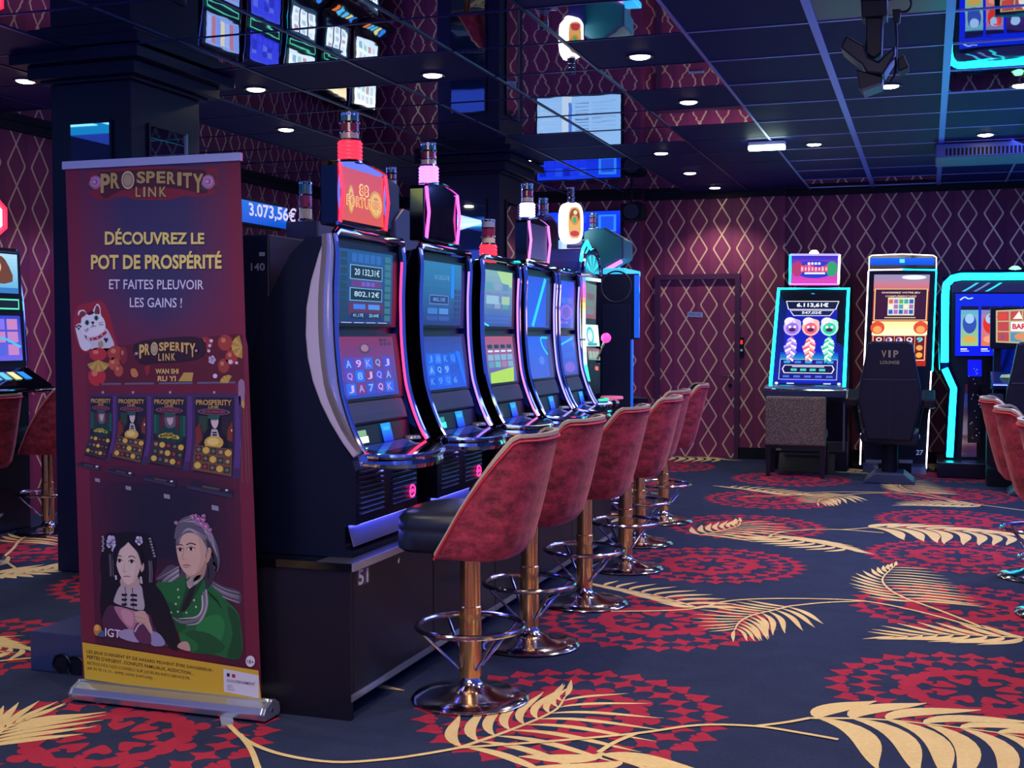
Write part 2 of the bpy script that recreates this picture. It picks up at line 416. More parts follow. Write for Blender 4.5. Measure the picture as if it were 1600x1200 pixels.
for i in range(-2, 2):
    for j in range(-1, 3):
        dx, dy = 2.88 * i, 4.69 * j
        if dy > 9.6 or dy < -5: continue
        # fern beside the first stool
        fern([(-1.486, 3.829), (-1.38, 4.07), (-1.30, 4.325), (-1.31, 4.52)], 9, .50, .58, .046, R_(78), R_(66), -1.5, 1.2, dx, dy)
        # wide-bladed fern
        fern([(-.385, 4.546), (-.2, 4.60), (-.02, 4.614), (.337, 4.572), (.7, 4.45)], 9, .50, .78, .10, R_(78), R_(36), -1.9, 2.3, dx, dy)
        fern([(-1.026, 3.937), (-.86, 3.85), (-.689, 3.745), (-.448, 3.541)], 8, .40, .40, .085, R_(40), R_(92), -.8, 1.9, dx, dy)
        # long combed fern
        fern([(-.661, 6.407), (-.72, 6.30), (-.812, 6.142), (-.85, 5.98), (-.849, 5.80)], 12, .54, .33, .036, R_(84), R_(70), -1.1, .7, dx, dy)
        fern([(-1.10, 6.22), (-1.23, 6.34), (-1.444, 6.491), (-1.75, 6.64)], 9, .30, .34, .055, R_(45), R_(92), -.8, 1.6, dx, dy)
        fern([(-.043, 6.729), (-.10, 6.82), (-.18, 7.02), (-.226, 7.309), (-.17, 7.75)], 13, .34, .50, .042, R_(62), R_(104), -.9, 1.2, dx, dy)
        fern([(.441, 6.087), (.28, 6.07), (.083, 6.03), (-.12, 5.923)], 8, .40, .36, .055, R_(78), R_(42), -1.8, .8, dx, dy)
        # stems
        stem([(-1.486, 3.829), (-1.2, 4.0), (-.95, 4.17), (-.76, 4.33), (-.566, 4.384), (-.40, 4.36), (-.274, 4.33)], dx, dy)
        stem([(-.566, 4.384), (-.47, 4.46), (-.385, 4.546)], dx, dy)
        stem([(-.95, 4.17), (-1.0, 4.05), (-1.026, 3.937)], dx, dy)
        stem([(-1.5, 6.0), (-1.25, 6.1), (-1.09, 6.22), (-1.0, 6.40), (-.86, 6.52), (-.6, 6.62), (-.298, 6.659), (-.03, 6.5), (.2, 6.28), (.441, 6.087), (.75, 5.85)], dx, dy)
        stem([(-.661, 6.407), (-.5, 6.55), (-.298, 6.66)], dx, dy)
        stem([(-.043, 6.729), (.1, 6.52), (.26, 6.25)], dx, dy)
def fl_px(pts): return [tuple(pz(x, y)[:2]) for x, y in pts]
stem(fl_px([(352, 1128), (385, 1158), (440, 1180), (520, 1192), (600, 1188), (660, 1180), (717, 1170)]), 0, 0)
stem(fl_px([(374, 1148), (392, 1172), (404, 1203)]), 0, 0)
fern(fl_px([(-30, 1170), (10, 1138), (50, 1122)]), 8, .42, .45, .05, R_(40), R_(50), -.7, .8, 0, 0)
fern(fl_px([(-40, 996), (0, 1010), (45, 1016)]), 7, .25, .40, .06, R_(50), R_(62), -.8, 1.6, 0, 0)
fern(fl_px([(-20, 900), (40, 896), (110, 884)]), 8, .55, .2, .075, R_(70), R_(40), -1.3, .8, 0, 0)
stem(fl_px([(-20, 900), (40, 896), (110, 886)]), 0, 0)
floor = tag(fl.build('floor'), 'navy carpet woven with red card-suit rosettes and gold fern fronds', 'carpet', kind='structure')

# ------------------------------------------------------------------ walls
def struct(o, label=None, cat=None): return tag(o, label, cat, kind='structure')
m = MB(); m.box(-6.75, -6.62, 5.6, 14.4, 0, CEIL, WALLY); struct(m.build('wall_left'), 'left burgundy wall with gold diamond chains', 'wall')
m = MB(); m.box(-10.5, -6.62, 5.6, 5.75, 0, CEIL, WALLX); struct(m.build('wall_front'), 'side bay wall beyond the left edge of view', 'wall')
m = MB()
m.box(-6.75, -3.12, 13.86, 14.4, 0, CEIL, WALLX)             # left of the door, stands forward
m.box(-3.12, -2.98, 14.02, 14.4, 0, CEIL, WALLX)
m.box(-2.98, -2.02, 14.02, 14.4, 2.08, CEIL, WALLX)          # over the door
m.box(-2.02, -1.52, 14.0, 14.4, 0, CEIL, WALLX)              # pier
m.box(-1.52, 3.4, 14.1, 14.4, 0, CEIL, WALLX)
struct(m.build('wall_back'), 'back burgundy wall with gold diamond chains', 'wall')
m = MB()
for a, b, y in ((-6.75, -3.12, 13.86), (-3.12, -1.52, 14.0), (-1.52, 3.4, 14.1)): m.box(a, b, y - .05, y + .02, 2.955, CEIL - .002, BLACKM)
m.box(-6.62, -6.57, 5.6, 13.86, 2.955, CEIL - .002, BLACKM)
struct(m.build('trim_1'), 'black crown strip along the tops of the walls', 'trim')
m = MB()
m.box(-2.02, -1.52, 13.98, 14.0, 0, .13, BLACKM); m.box(-1.52, 3.4, 14.08, 14.1, 0, .13, BLACKM); m.box(-6.6, -3.12, 13.84, 13.86, 0, .13, BLACKM)
struct(m.build('baseboard_back'), 'black baseboard along the back wall', 'baseboard')

# door clad in the same wallpaper
FRAME = mat('plum_door_frame', '#4a2048', .5)
d = struct(thing('door_1', 'burgundy diamond patterned door in a plum frame on the back wall', 'door', (-2.5, 14.02, 0)))
m = MB(); m.box(-2.93, -2.07, 14.02, 14.06, 0, 2.04, WALLX); m.build('door_leaf', d, True)
m = MB(); m.box(-2.99, -2.93, 13.98, 14.06, 0, 2.10, FRAME); m.box(-2.07, -2.01, 13.98, 14.06, 0, 2.10, FRAME); m.box(-2.93, -2.07, 13.98, 14.06, 2.04, 2.10, FRAME)
m.build('door_frame', d, True)
m = MB(); m.tube([(-2.12, 14.02, .93), (-2.12, 13.96, .93)], .014, CHROME); m.tube([(-2.12, 13.965, .93), (-2.22, 13.965, .93)], .010, CHROME)
m.lathe([(0, -.012), (.024, -.012), (.024, 0)], (-2.12, 14.02, .83), CHROME, 14, 'y'); m.build('door_handle', d, True, smooth=True)
m = MB(); q = Quad(*[py_(x, y, 14.015) for x, y in ((1074, 487), (1098, 488), (1098, 496), (1074, 495))], n=(0, -1, 0))
m.add([q(0, 0), q(1, 0), q(1, 1), q(0, 1)], [(0, 1, 2, 3)], PRINT, '#8ea0d0'); textbox(m, q, 'PRIVE', .12, .22, .88, .78, PRINT, '#3c4470', 1)
m.build('door_sign', d, True)
t = thing('card_reader', 'small black access reader with red light beside the door', 'card reader', (-1.99, 13.99, 1.3))
m = MB(); m.box(-2.01, -1.965, 13.965, 14.0, 1.16, 1.38, BLACK); m.build('housing', t, True, bevel=.005)
m = MB(); m.box(-2.0, -1.975, 13.958, 13.967, 1.30, 1.345, mat('reader_red', '#501018', .4, emit=.8, ecol='#ff2a2a')); m.build('indicator', t, True)
m = MB(); m.box(-2.0, -1.975, 13.958, 13.967, 1.22, 1.245, WHITEP); m.build('keypad', t, True)

# ------------------------------------------------------------------ ceiling: black and mirror tiles in a metal grid
XS = [.09 - .6705 * k for k in range(11, -1, -1)]; XS = [-6.62] + [x for x in XS if x > -6.6] + [.76, 1.43, 2.1, 2.77, 3.4]
YS = [7.31 + .73 * k for k in range(-11, 10)]; YS = [y for y in YS if y < 14] + [14.1]
def is_mirror(x, y):
    r = int(math.floor((y - 7.31) / .73))       # row, even rows 0,2.. can be mirror
    if x > .09: return y < 8.77
    if x > -1.26: return y > 13.15 and x > -1.3
    if x > -1.93: return r in (-2, 0, 2) or y > 13.9
    if x > -2.6: return y < 10.23
    if x > -3.26: return r != -1 and (y < 9.6 or y > 10.9)
    if x > -4.6: return r != -1 and (y < 10.23 or y > 10.9)
    if y < 5.12: return True
    if y < 7.31: return False
    return x < -5.3
c = MB()
for xa, xb in zip(XS, XS[1:]):
    for ya, yb in zip(YS, YS[1:]):
        x, y = (xa + xb) / 2, (ya + yb) / 2
        mm = MIRROR if is_mirror(x, y) else (TILE2 if -.6 < x < .09 and 5.8 < y < 6.6 else TILE)
        c.quad((xa, ya, CEIL), (xa, yb, CEIL), (xb, yb, CEIL), (xb, ya, CEIL), mm)
c.quad((-10.5, -1, CEIL), (-10.5, 5.7, CEIL), (-6.62, 5.7, CEIL), (-6.62, -1, CEIL), TILE)
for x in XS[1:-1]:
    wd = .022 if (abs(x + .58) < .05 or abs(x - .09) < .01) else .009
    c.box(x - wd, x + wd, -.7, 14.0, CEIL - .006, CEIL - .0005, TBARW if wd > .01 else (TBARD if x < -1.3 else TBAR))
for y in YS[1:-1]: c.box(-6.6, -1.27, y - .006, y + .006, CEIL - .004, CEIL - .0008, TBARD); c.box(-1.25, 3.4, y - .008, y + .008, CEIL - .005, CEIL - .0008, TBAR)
struct(c.build('ceiling'), 'low ceiling of black and mirror tiles in a metal grid', 'ceiling')

# downlights
LENS = mat('downlight_lens', '#fff4d8', .5, emit=22, ecol='#fff0cc')
def downlight(x, y, label, power=32):
    t = thing('downlight', label, 'ceiling light', (x, y, CEIL), group='round downlights in the ceiling')
    m = MB(); m.lathe([(.058, -.001), (.078, -.008), (.078, -.001)], (0, 0, 0), BLACK, 24); m.build('trim_ring', t, smooth=True)
    m = MB(); m.lathe([(.0, -.0135), (.045, -.012), (.058, -.006)], (0, 0, 0), LENS, 24); m.build('lens', t, smooth=True)
    l = bpy.data.lights.new('bulb', 'SPOT'); l.energy = power; l.color = (1, .88, .74); l.spot_size = math.radians(118); l.spot_blend = .6; l.shadow_soft_size = .05
    o = bpy.data.objects.new('bulb', l); o.location = (0, 0, -.03); COL.objects.link(o); o.parent = t
for (x, y, lb) in ((40, 126, 'round warm downlight left of the near pillar'), (400, 139, 'round warm downlight just right of the near pillar capital'), (447, 202, 'round downlight in black tile behind the near pillar, right of the blue reflection'),
                   (676, 117, 'round downlight in the long black strip above the blank topper screen'), (1000, 88, 'round downlight in the long black strip left of the hanging projector'), (1076, 159, 'round downlight in the black tile between two mirror tiles at centre'),
                   (1033, 239, 'round downlight above the dark speaker near the back wall'), (820, 251, 'round downlight beside the far pillar capital'), (1078, 270, 'small round downlight above the patterned door, second from the back wall'),
                   (1117, 293, 'smallest round downlight, nearest to the door'), (1272, 225, 'round downlight just right of the lit emergency lamp'), (1540, 210, 'round downlight above the ceiling air conditioner'),
                   (1390, 134, 'round downlight under the hanging projector head'), (1597, 133, 'round downlight at the right edge by the mirrored machine')):
    p = pz(x, y, CEIL); downlight(p.x, p.y, lb)
downlight(-5.6, 7.9, 'added unseen downlight over the left wall machines, behind the near pillar', 34)  # lamp added to brighten the left stools, hidden by the pillar
for x, y in ((-1.6, 5.5), (-.25, 6.2), (-.25, 4.0), (-2.9, 2.6), (-1.6, 3.0), (.42, 5.5), (1.1, 7.0), (1.1, 9.8), (-4.2, 4.4), (-5.45, 10.9), (-.25, 2.2)):
    downlight(x, y, 'round downlight out of frame towards the front of the hall', 36)

# ------------------------------------------------------------------ pillars
PILLARM = mat('navy_pillar_paint', '#070c30', .5, spec=.3)
PMIRROR = mat('pillar_mirror', '#b8c4d0', .02, 1.0)
def pillar(x0, x1, y0, y1, label, inset=.16, bottom=.0):
    t = thing('pillar', label, 'pillar', ((x0 + x1) / 2, (y0 + y1) / 2, 0))
    m = MB(); m.box(x0, x1, y0, y1, 2.95, CEIL - .008, PILLARM); m.box(x0 + .07, x1 - .07, y0 + .07, y1 - .07, 2.875, 2.95, PILLARM)
    m.box(x0 + .12, x1 - .12, y0 + .12, y1 - .12, 2.855, 2.875, PILLARM); m.build('capital', t, True, bevel=.006)
    a0, a1, b0, b1 = x0 + inset, x1 - inset, y0 + inset, y1 - inset
    m = MB(); m.box(a0, a1, b0, b1, bottom, 2.86, PILLARM); m.build('shaft', t, True, bevel=.008)
    for (p, q, r) in (('y', b0, (a0 + .13, a1 - .13)), ('x', a1, (b0 + .16, b1 - .16))):
        m = MB(); f = MB(); zz = (1.2, 2.63)
        if p == 'y':
            m.box(r[0], r[1], q - .008, q + .01, zz[0], zz[1], PMIRROR)
            for u in r: f.box(u - .008, u + .008, q - .014, q + .01, zz[0], zz[1], PILLARM)
            f.box(r[0], r[1], q - .014, q + .01, zz[1] - .008, zz[1] + .008, PILLARM)
        else:
            m.box(q - .01, q + .008, r[0], r[1], zz[0], zz[1], PMIRROR)
            for u in r: f.box(q - .01, q + .016, u - .008, u + .008, zz[0], zz[1], SILVER if u == r[1] else PILLARM)
            f.box(q - .01, q + .014, r[0], r[1], zz[1] - .008, zz[1] + .008, PILLARM)
        o = m.build('mirror_panel', t, True); f.build('panel_moulding', o, True)
    return t
pillar(-5.03, -4.16, 5.82, 6.84, 'dark navy pillar with stepped capital and mirror panels, behind the roll-up banner')
pillar(-4.42, -3.50, 10.3, 11.3, 'dark navy pillar with mirror panels rising behind the blank topper screen')

# ------------------------------------------------------------------ tower lights
TEAL = mat('teal_lens', '#1d6f74', .12, 0, coat=.5); REDL = mat('red_lens', '#8a1424', .12, coat=.5); CREAML = mat('cream_lens', '#cfc7a8', .15, coat=.5)
CLEAR = mat('clear_lens', '#8d97ab', .1, coat=.5)
def lampmat(name, col, e): return mat(name, col, .3, emit=e, ecol=col)
LRED = lampmat('lit_red_lens', '#ff1c2c', 2.4); LVIO = lampmat('lit_violet_lens', '#b458ff', 2.8); LWHT = lampmat('lit_white_lens', '#b8b8ff', 4)
DIM = mat('unlit_lens', '#20243c', .15, coat=.5)
def tower(parent, base, h, lit=None, r=.034, cols=(None, None, None)):
    """stack light: wide louvred lamp below, three coloured lenses above"""
    base = Vector(base)
    t = thing('tower_light', None, None, base - (parent.location if parent else Vector()))
    t.parent = parent
    m = MB(); m.lathe([(0, 0), (r * 1.3, 0), (r * 1.3, h * .04), (0, h * .04)], (0, 0, 0), CHROME, 20)
    z = h * .42 if lit else h * .05
    m.lathe([(r * 1.05, z), (r * 1.2, z + h * .02), (r * 1.05, z + h * .06)], (0, 0, 0), CHROME, 20)
    for k in (1, 2): zz = z + (h - z) * k / 3; m.lathe([(r * .98, zz - .004), (r * 1.08, zz), (r * .98, zz + .004)], (0, 0, 0), CHROME, 20)
    m.lathe([(r * .98, h - .012), (r * 1.02, h - .004), (r * .6, h), (0, h)], (0, 0, 0), CHROME, 20)
    m.build('chrome_ring', t, smooth=True)
    if lit:
        m = MB(); n = 5
        for k in range(n):
            a = h * .05 + (h * .38) * k / n; b = a + h * .38 / n
            m.lathe([(r * 1.12, a), (r * 1.28, a + (b - a) * .3), (r * 1.28, a + (b - a) * .7), (r * 1.12, b)], (0, 0, 0), lit, 20)
        m.build('lit_lens', t, smooth=True)
    cc = [c or d for c, d in zip(cols, (CREAML, REDL, TEAL))]
    for k in range(3):
        m = MB(); a = z + (h - z) * k / 3; b = z + (h - z) * (k + 1) / 3
        m.lathe([(r * .97, a), (r * .97, b)], (0, 0, 0), cc[k], 20); m.build('lens_segment', t, smooth=True)
    return t

# ------------------------------------------------------------------ pedestal under the curved machines
WOODB = mat('black_brown_laminate', '#14111f', .42, spec=.35)
CABY = [3.98, 4.77, 5.55, 6.25, 6.90, 7.42, 7.86]
FX = -1.965
for k, (a, b) in enumerate(zip(CABY, CABY[1:])):
    nm = ['numbered 51, nearest the banner', 'second from the banner, behind the first stool', 'third from the banner', 'fourth from the banner', 'fifth from the banner', 'farthest of the row'][k]
    t = thing('pedestal_cabinet', 'black brown pedestal cabinet under the slot machines, ' + nm, 'cabinet', ((FX - .35), (a + b) / 2, 0), group='pedestal cabinets under the curved slot machines')
    m = MB(); m.box(-2.44, FX - .02, a + .002, b - .002, .085, .547, WOODB)
    m.box(-2.44, FX - .09, a + .002, b - .002, 0, .085, BLACKM)
    if k == 0: m.box(-2.44, FX, a, a + .022, 0, .547, WOODB)
    m.build('carcass', t, True)
    m = MB(); m.box(FX - .02, FX, a + (.026 if k == 0 else .004), b - .004, .095, .545, WOODB); dr = m.build('door', t, True, bevel=.003)
    m = MB(); m.lathe([(0, 0), (.011, 0), (.011, .006), (0, .007)], (FX, a + .42, .515), CHROME, 14, 'x'); m.build('lock', dr, True, smooth=True)
    if k == 0:
        q = PixPlane((FX, 0, 0), (1, 0, 0))
        m = MB(); poly(m, q, [(557, 889), (577, 884), (577, 910), (558, 917)], PRINT, '#4a4550', 2)
        text(m, q, '51', ((559, 891), (575, 887), (575, 909), (560, 915)), PRINT, '#d8d4d8', 3, .02); m.build('number_plate', dr, True)
    m = MB(); m.box(FX - .004, FX + .003, a + .004, b - .004, .068, .094, ALU); m.build('kick_strip', t, True)
t = thing('long_shelf', 'long black shelf with bright metal front edge carrying the slot machines', 'shelf', (-2.3, 6.2, .563))
m = MB(); m.box(-2.45, FX + .012, 3.97, 7.87, .549, .577, GLOSSB); m.build('board', t, True)
m = MB(); m.box(FX + .012, FX + .02, 3.97, 7.87, .549, .577, ALU); m.box(FX - .13, FX + .012, 3.97, 7.87, .5772, .5785, mat('metal_shelf_top', '#6a6c80', .3, .8)); m.build('edge_strip', t, True)

# ------------------------------------------------------------------ the curved slot machines
FRONT = [(-2.060, 1.772), (-2.052, 1.70), (-2.058, 1.58), (-2.058, 1.48), (-2.054, 1.363), (-2.039, 1.222), (-2.022, 1.15), (-1.999, 1.082), (-1.972, 1.02), (-1.945, .975)]
REAR = [(-2.095, 1.768), (-2.122, 1.70), (-2.155, 1.60), (-2.174, 1.504), (-2.178, 1.40), (-2.170, 1.315), (-2.150, 1.23), (-2.118, 1.15), (-2.08, 1.08), (-2.03, 1.005), (-1.985, .95)]
BODY = [(-2.085, 1.765), (-2.085, 1.60), (-2.092, 1.42), (-2.08, 1.30), (-2.06, 1.155), (-2.03, 1.10), (-2.03, .99), (-2.0, .94), (-1.985, .90), (-1.985, .70), (-2.03, .70), (-2.03, .615), (-2.0, .60), (-2.0, .579),
        (-2.42, .579), (-2.42, 1.30), (-2.38, 1.48), (-2.25, 1.70), (-2.18, 1.765)]
NEON = {'pink': mat('pink_neon', '#ff3a70', .3, emit=2.2, ecol='#ff2c62'), 'violet': mat('violet_neon', '#8c6cff', .3, emit=1.6, ecol='#8a66ff'),
        'rose': mat('rose_neon', '#d07cc8', .3, emit=1.2, ecol='#d070c8'), 'lilac': mat('lilac_neon', '#a89cff', .3, emit=1.0, ecol='#9c90ff'), 'cyan': mat('cyan_neon', '#16e6f0', .3, emit=5.5, ecol='#10e4f4'),
        'red': mat('red_neon', '#ff2030', .3, emit=2.5, ecol='#ff1c34'), 'magenta': mat('magenta_neon', '#ff50d0', .3, emit=2.2, ecol='#f048c0'), 'white': mat('white_neon', '#fff0ff', .3, emit=3.5, ecol='#fff0f8'), 'cream': mat('cream_neon', '#fff6e0', .3, emit=2.2, ecol='#fff0d0')}
TRAYLED = mat('tray_led', '#98a0ff', .3, emit=9, ecol='#6468ff')
ICE = mat('brushed_tray', '#7a7ca4', .32, .7)
def scr(c): return c
def bars(mb, Q, u0, v0, u1, v1, nu, nv, cols, gap=.12, L=1):
    """a grid of little printed or lit fields"""
    for i in range(nu):
        for j in range(nv):
            a = u0 + (u1 - u0) * i / nu; b = u0 + (u1 - u0) * (i + 1) / nu; c = v0 + (v1 - v0) * j / nv; d = v0 + (v1 - v0) * (j + 1) / nv
            gu, gv = (b - a) * gap, (d - c) * gap
            rect(mb, Q, a + gu, c + gv, b - gu, d - gv, SCREEN, cols[(i * 3 + j * 5 + i * j) % len(cols)], L)

def reels(mb, Q, u0, v0, u1, v1, sym, col, back, L=1):
    n = len(sym[0]); k = len(sym)
    for j, row in enumerate(sym):
        for i, s in enumerate(row):
            a = u0 + (u1 - u0) * i / n; b = u0 + (u1 - u0) * (i + 1) / n; d = v1 - (v1 - v0) * j / k; c = v1 - (v1 - v0) * (j + 1) / k
            du, dv = (b - a), (d - c)
            rect(mb, Q, a + du * .04, c + dv * .03, b - du * .04, d - dv * .03, SCREEN, back[(i + j) % len(back)], L)
            textbox(mb, Q, s, a + du * .24, c + dv * .2, b - du * .24, d - dv * .2, SCREEN, col[(i * 2 + j) % len(col)], L + 1, .02)

def art_fortune_top(mb, Q, dim=1.0):
    grad(mb, Q, 0, 0, 1, 1, '#1c2c66', '#1a4a86', SCREEN)
    bars(mb, Q, .02, .03, .17, .97, 1, 9, ['#1a3550', '#2c5a74', '#16303e', '#5c2540', '#24476a'])
    bars(mb, Q, .83, .03, .98, .97, 1, 9, ['#2f6c78', '#1b3c52', '#50307a', '#2a5c8a', '#184058'])
    bars(mb, Q, .22, .82, .78, .97, 5, 1, ['#2b5ca8', '#4a6cc0', '#3450a0'], .1)
    for v0, v1, s in ((.60, .80, '20 132,31€'), (.31, .49, '802,12€')):
        rect(mb, Q, .20, v0, .80, v1, SCREEN, '#6fa0c8', 1); rect(mb, Q, .215, v0 + .012, .785, v1 - .012, SCREEN, '#0c1a38', 2)
        textbox(mb, Q, s, .28, v0 + .05, .74, v1 - .045, SCREEN, '#c8e4f8', 3, .0)
    rect(mb, Q, .22, .50, .78, .59, SCREEN, '#5c2c74', 1); bars(mb, Q, .40, .51, .66, .58, 3, 1, ['#6a4cb0', '#5a58c8'], .1, 2)
    rect(mb, Q, .18, .12, .82, .29, SCREEN, '#552450', 1); bars(mb, Q, .24, .19, .78, .275, 2, 1, ['#3c72d8', '#4a86e0'], .1, 2)
    for u, s in ((.26, '41,17€'), (.55, '20,44€')): rect(mb, Q, u - .03, .07, u + .23, .15, SCREEN, '#10204a', 2); textbox(mb, Q, s, u, .085, u + .19, .14, SCREEN, '#9fc8f0', 3)
    for k in range(4): rect(mb, Q, .06 + .22 * k, .008, .24 + .22 * k, .02, SCREEN, '#a0a8d8', 2)
def art_fortune_low(mb, Q, c0='#2238b0', c1='#7a2048'):
    grad(mb, Q, 0, 0, 1, 1, c0, c1, SCREEN)
    ell(mb, Q, .44, .80, .10, .09, SCREEN, '#40305c', 1); ell(mb, Q, .44, .81, .07, .06, SCREEN, '#9a6a80', 2)
    bars(mb, Q, .72, .84, .96, .97, 3, 2, ['#3c2048', '#54305c', '#2c1c40'])
    reels(mb, Q, .03, .05, .92, .66, ['A9KQJ', 'Q8JQA', 'JA7QK'], ['#7aa8ff', '#a888f0', '#c8a0f0'], ['#3c40c0', '#5838a8', '#2860e0', '#6a2c70'])
def art_blue_top(mb, Q):
    grad(mb, Q, 0, 0, 1, 1, '#1c2a78', '#2c6ea0', SCREEN)
    bars(mb, Q, .80, .03, .99, .60, 2, 6, ['#2a2a70', '#302058', '#20306a'])
    rect(mb, Q, .72, .45, .80, .98, SCREEN, '#1a78f0', 2)
    textbox(mb, Q, '15 252,21€', .30, .72, .68, .80, SCREEN, '#6c94c8', 2)
    rect(mb, Q, .18, .33, .66, .48, SCREEN, '#5a78c0', 1); rect(mb, Q, .195, .345, .645, .465, SCREEN, '#1a2a70', 2); textbox(mb, Q, '802,12€', .27, .375, .57, .44, SCREEN, '#7ea8e0', 3)
    bars(mb, Q, .12, .17, .68, .28, 2, 1, ['#3a70c0', '#4a80d0'], .08); bars(mb, Q, .10, .07, .70, .15, 2, 1, ['#2c4a98', '#34509c'], .06)
def art_blue_low(mb, Q):
    grad(mb, Q, 0, 0, 1, 1, '#1a48d8', '#2c2c88', SCREEN)
    reels(mb, Q, .04, .05, .80, .68, ['J8KQ', '10Q9'.replace('10', 'A'), 'K9Q6'], ['#4f88ff', '#7aa8ff'], ['#1c54e0', '#2460ea', '#1848cc'])
    poly(mb, Q, [(.78, .72), (.90, .70), (.97, .10), (.92, .05)], SCREEN, '#1c60ff', 3)
    bars(mb, Q, .76, .84, .96, .97, 3, 2, ['#2c2c78', '#363090'])
def art_green_top(mb, Q):
    grad(mb, Q, 0, 0, 1, 1, '#23409a', '#7fa0a8', SCREEN)
    poly(mb, Q, [(.45, 1), (.98, 1), (.98, .72), (.62, .80)], SCREEN, '#a4c884', 1)
    bars(mb, Q, .06, .30, .90, .80, 3, 3, ['#5878a8', '#6c70b0', '#5090a0', '#8090b8'], .14, 2)
    rect(mb, Q, .10, .40, .52, .55, SCREEN, '#8fb0cc', 3); rect(mb, Q, .62, .40, .9, .55, SCREEN, '#98b89c', 3)
    stroke(mb, Q, [(.02, .06), (.2, .01)], .03, SCREEN, '#40e8f0', 3)
    for k in range(3): rect(mb, Q, .08, .06 + .07 * k, .9, .09 + .07 * k, SCREEN, '#3a5cc0', 2)
def art_green_low(mb, Q):
    grad(mb, Q, 0, 0, 1, 1, '#2c58b0', '#a83a58', SCREEN)
    for k in range(4): rect(mb, Q, .10 + .22 * k, .74, .26 + .22 * k, .82, SCREEN, '#0c1030', 2); rect(mb, Q, .10 + .22 * k, .66, .26 + .22 * k, .70, SCREEN, '#d0d8e8', 2)
    bars(mb, Q, .06, .32, .94, .62, 4, 2, ['#5890a8', '#7aa0c0', '#a06c90', '#60a8b0'], .08, 2)
    poly(mb, Q, [(.08, 0), (.88, 0), (.92, .32), (.10, .22)], SCREEN, '#a8d040', 2)
def art_plain_blue(mb, Q, line=((.80, .98), (.30, .02))):
    grad(mb, Q, 0, 0, 1, 1, '#1450e0', '#1038d0', SCREEN)
    stroke(mb, Q, line, .10, SCREEN, '#18c8e8', 2)
    rect(mb, Q, .86, .02, .98, .98, SCREEN, '#282060', 1)
def art_plain_low(mb, Q):
    grad(mb, Q, 0, 0, 1, 1, '#3a50c8', '#1648e0', SCREEN)
    stroke(mb, Q, [(.9, .96), (.62, .95), (.66, .75), (.84, .55)], .05, SCREEN, '#18c8e8', 2)
    ell(mb, Q, .55, .42, .12, .1, SCREEN, '#4a70e0', 2); rect(mb, Q, .84, .02, .98, .98, SCREEN, '#40307a', 1)
def art_pig_top(mb, Q):
    grad(mb, Q, 0, 0, 1, 1, '#1c40c8', '#0c3ce8', SCREEN)
    bars(mb, Q, .10, .52, .90, .66, 2, 1, ['#3858d8', '#4a60d8'], .06, 2)
    ell(mb, Q, .5, .34, .40, .17, SCREEN, '#7a50d0', 2); ell(mb, Q, .5, .33, .26, .12, SCREEN, '#5a3cc0', 3); bars(mb, Q, .1, .08, .6, .15, 3, 1, ['#9060e0', '#7048c8'], .1, 3)
def art_pig_low(mb, Q):
    grad(mb, Q, 0, 0, 1, 1, '#3838b0', '#0c50e0', SCREEN)
    stroke(mb, Q, [(.05, .78), (.85, .94)], .05, SCREEN, '#18c8e8', 2)
    rect(mb, Q, .2, .44, .9, .58, SCREEN, '#3054d0', 2); ell(mb, Q, .5, .2, .36, .14, SCREEN, '#7050c8', 2)

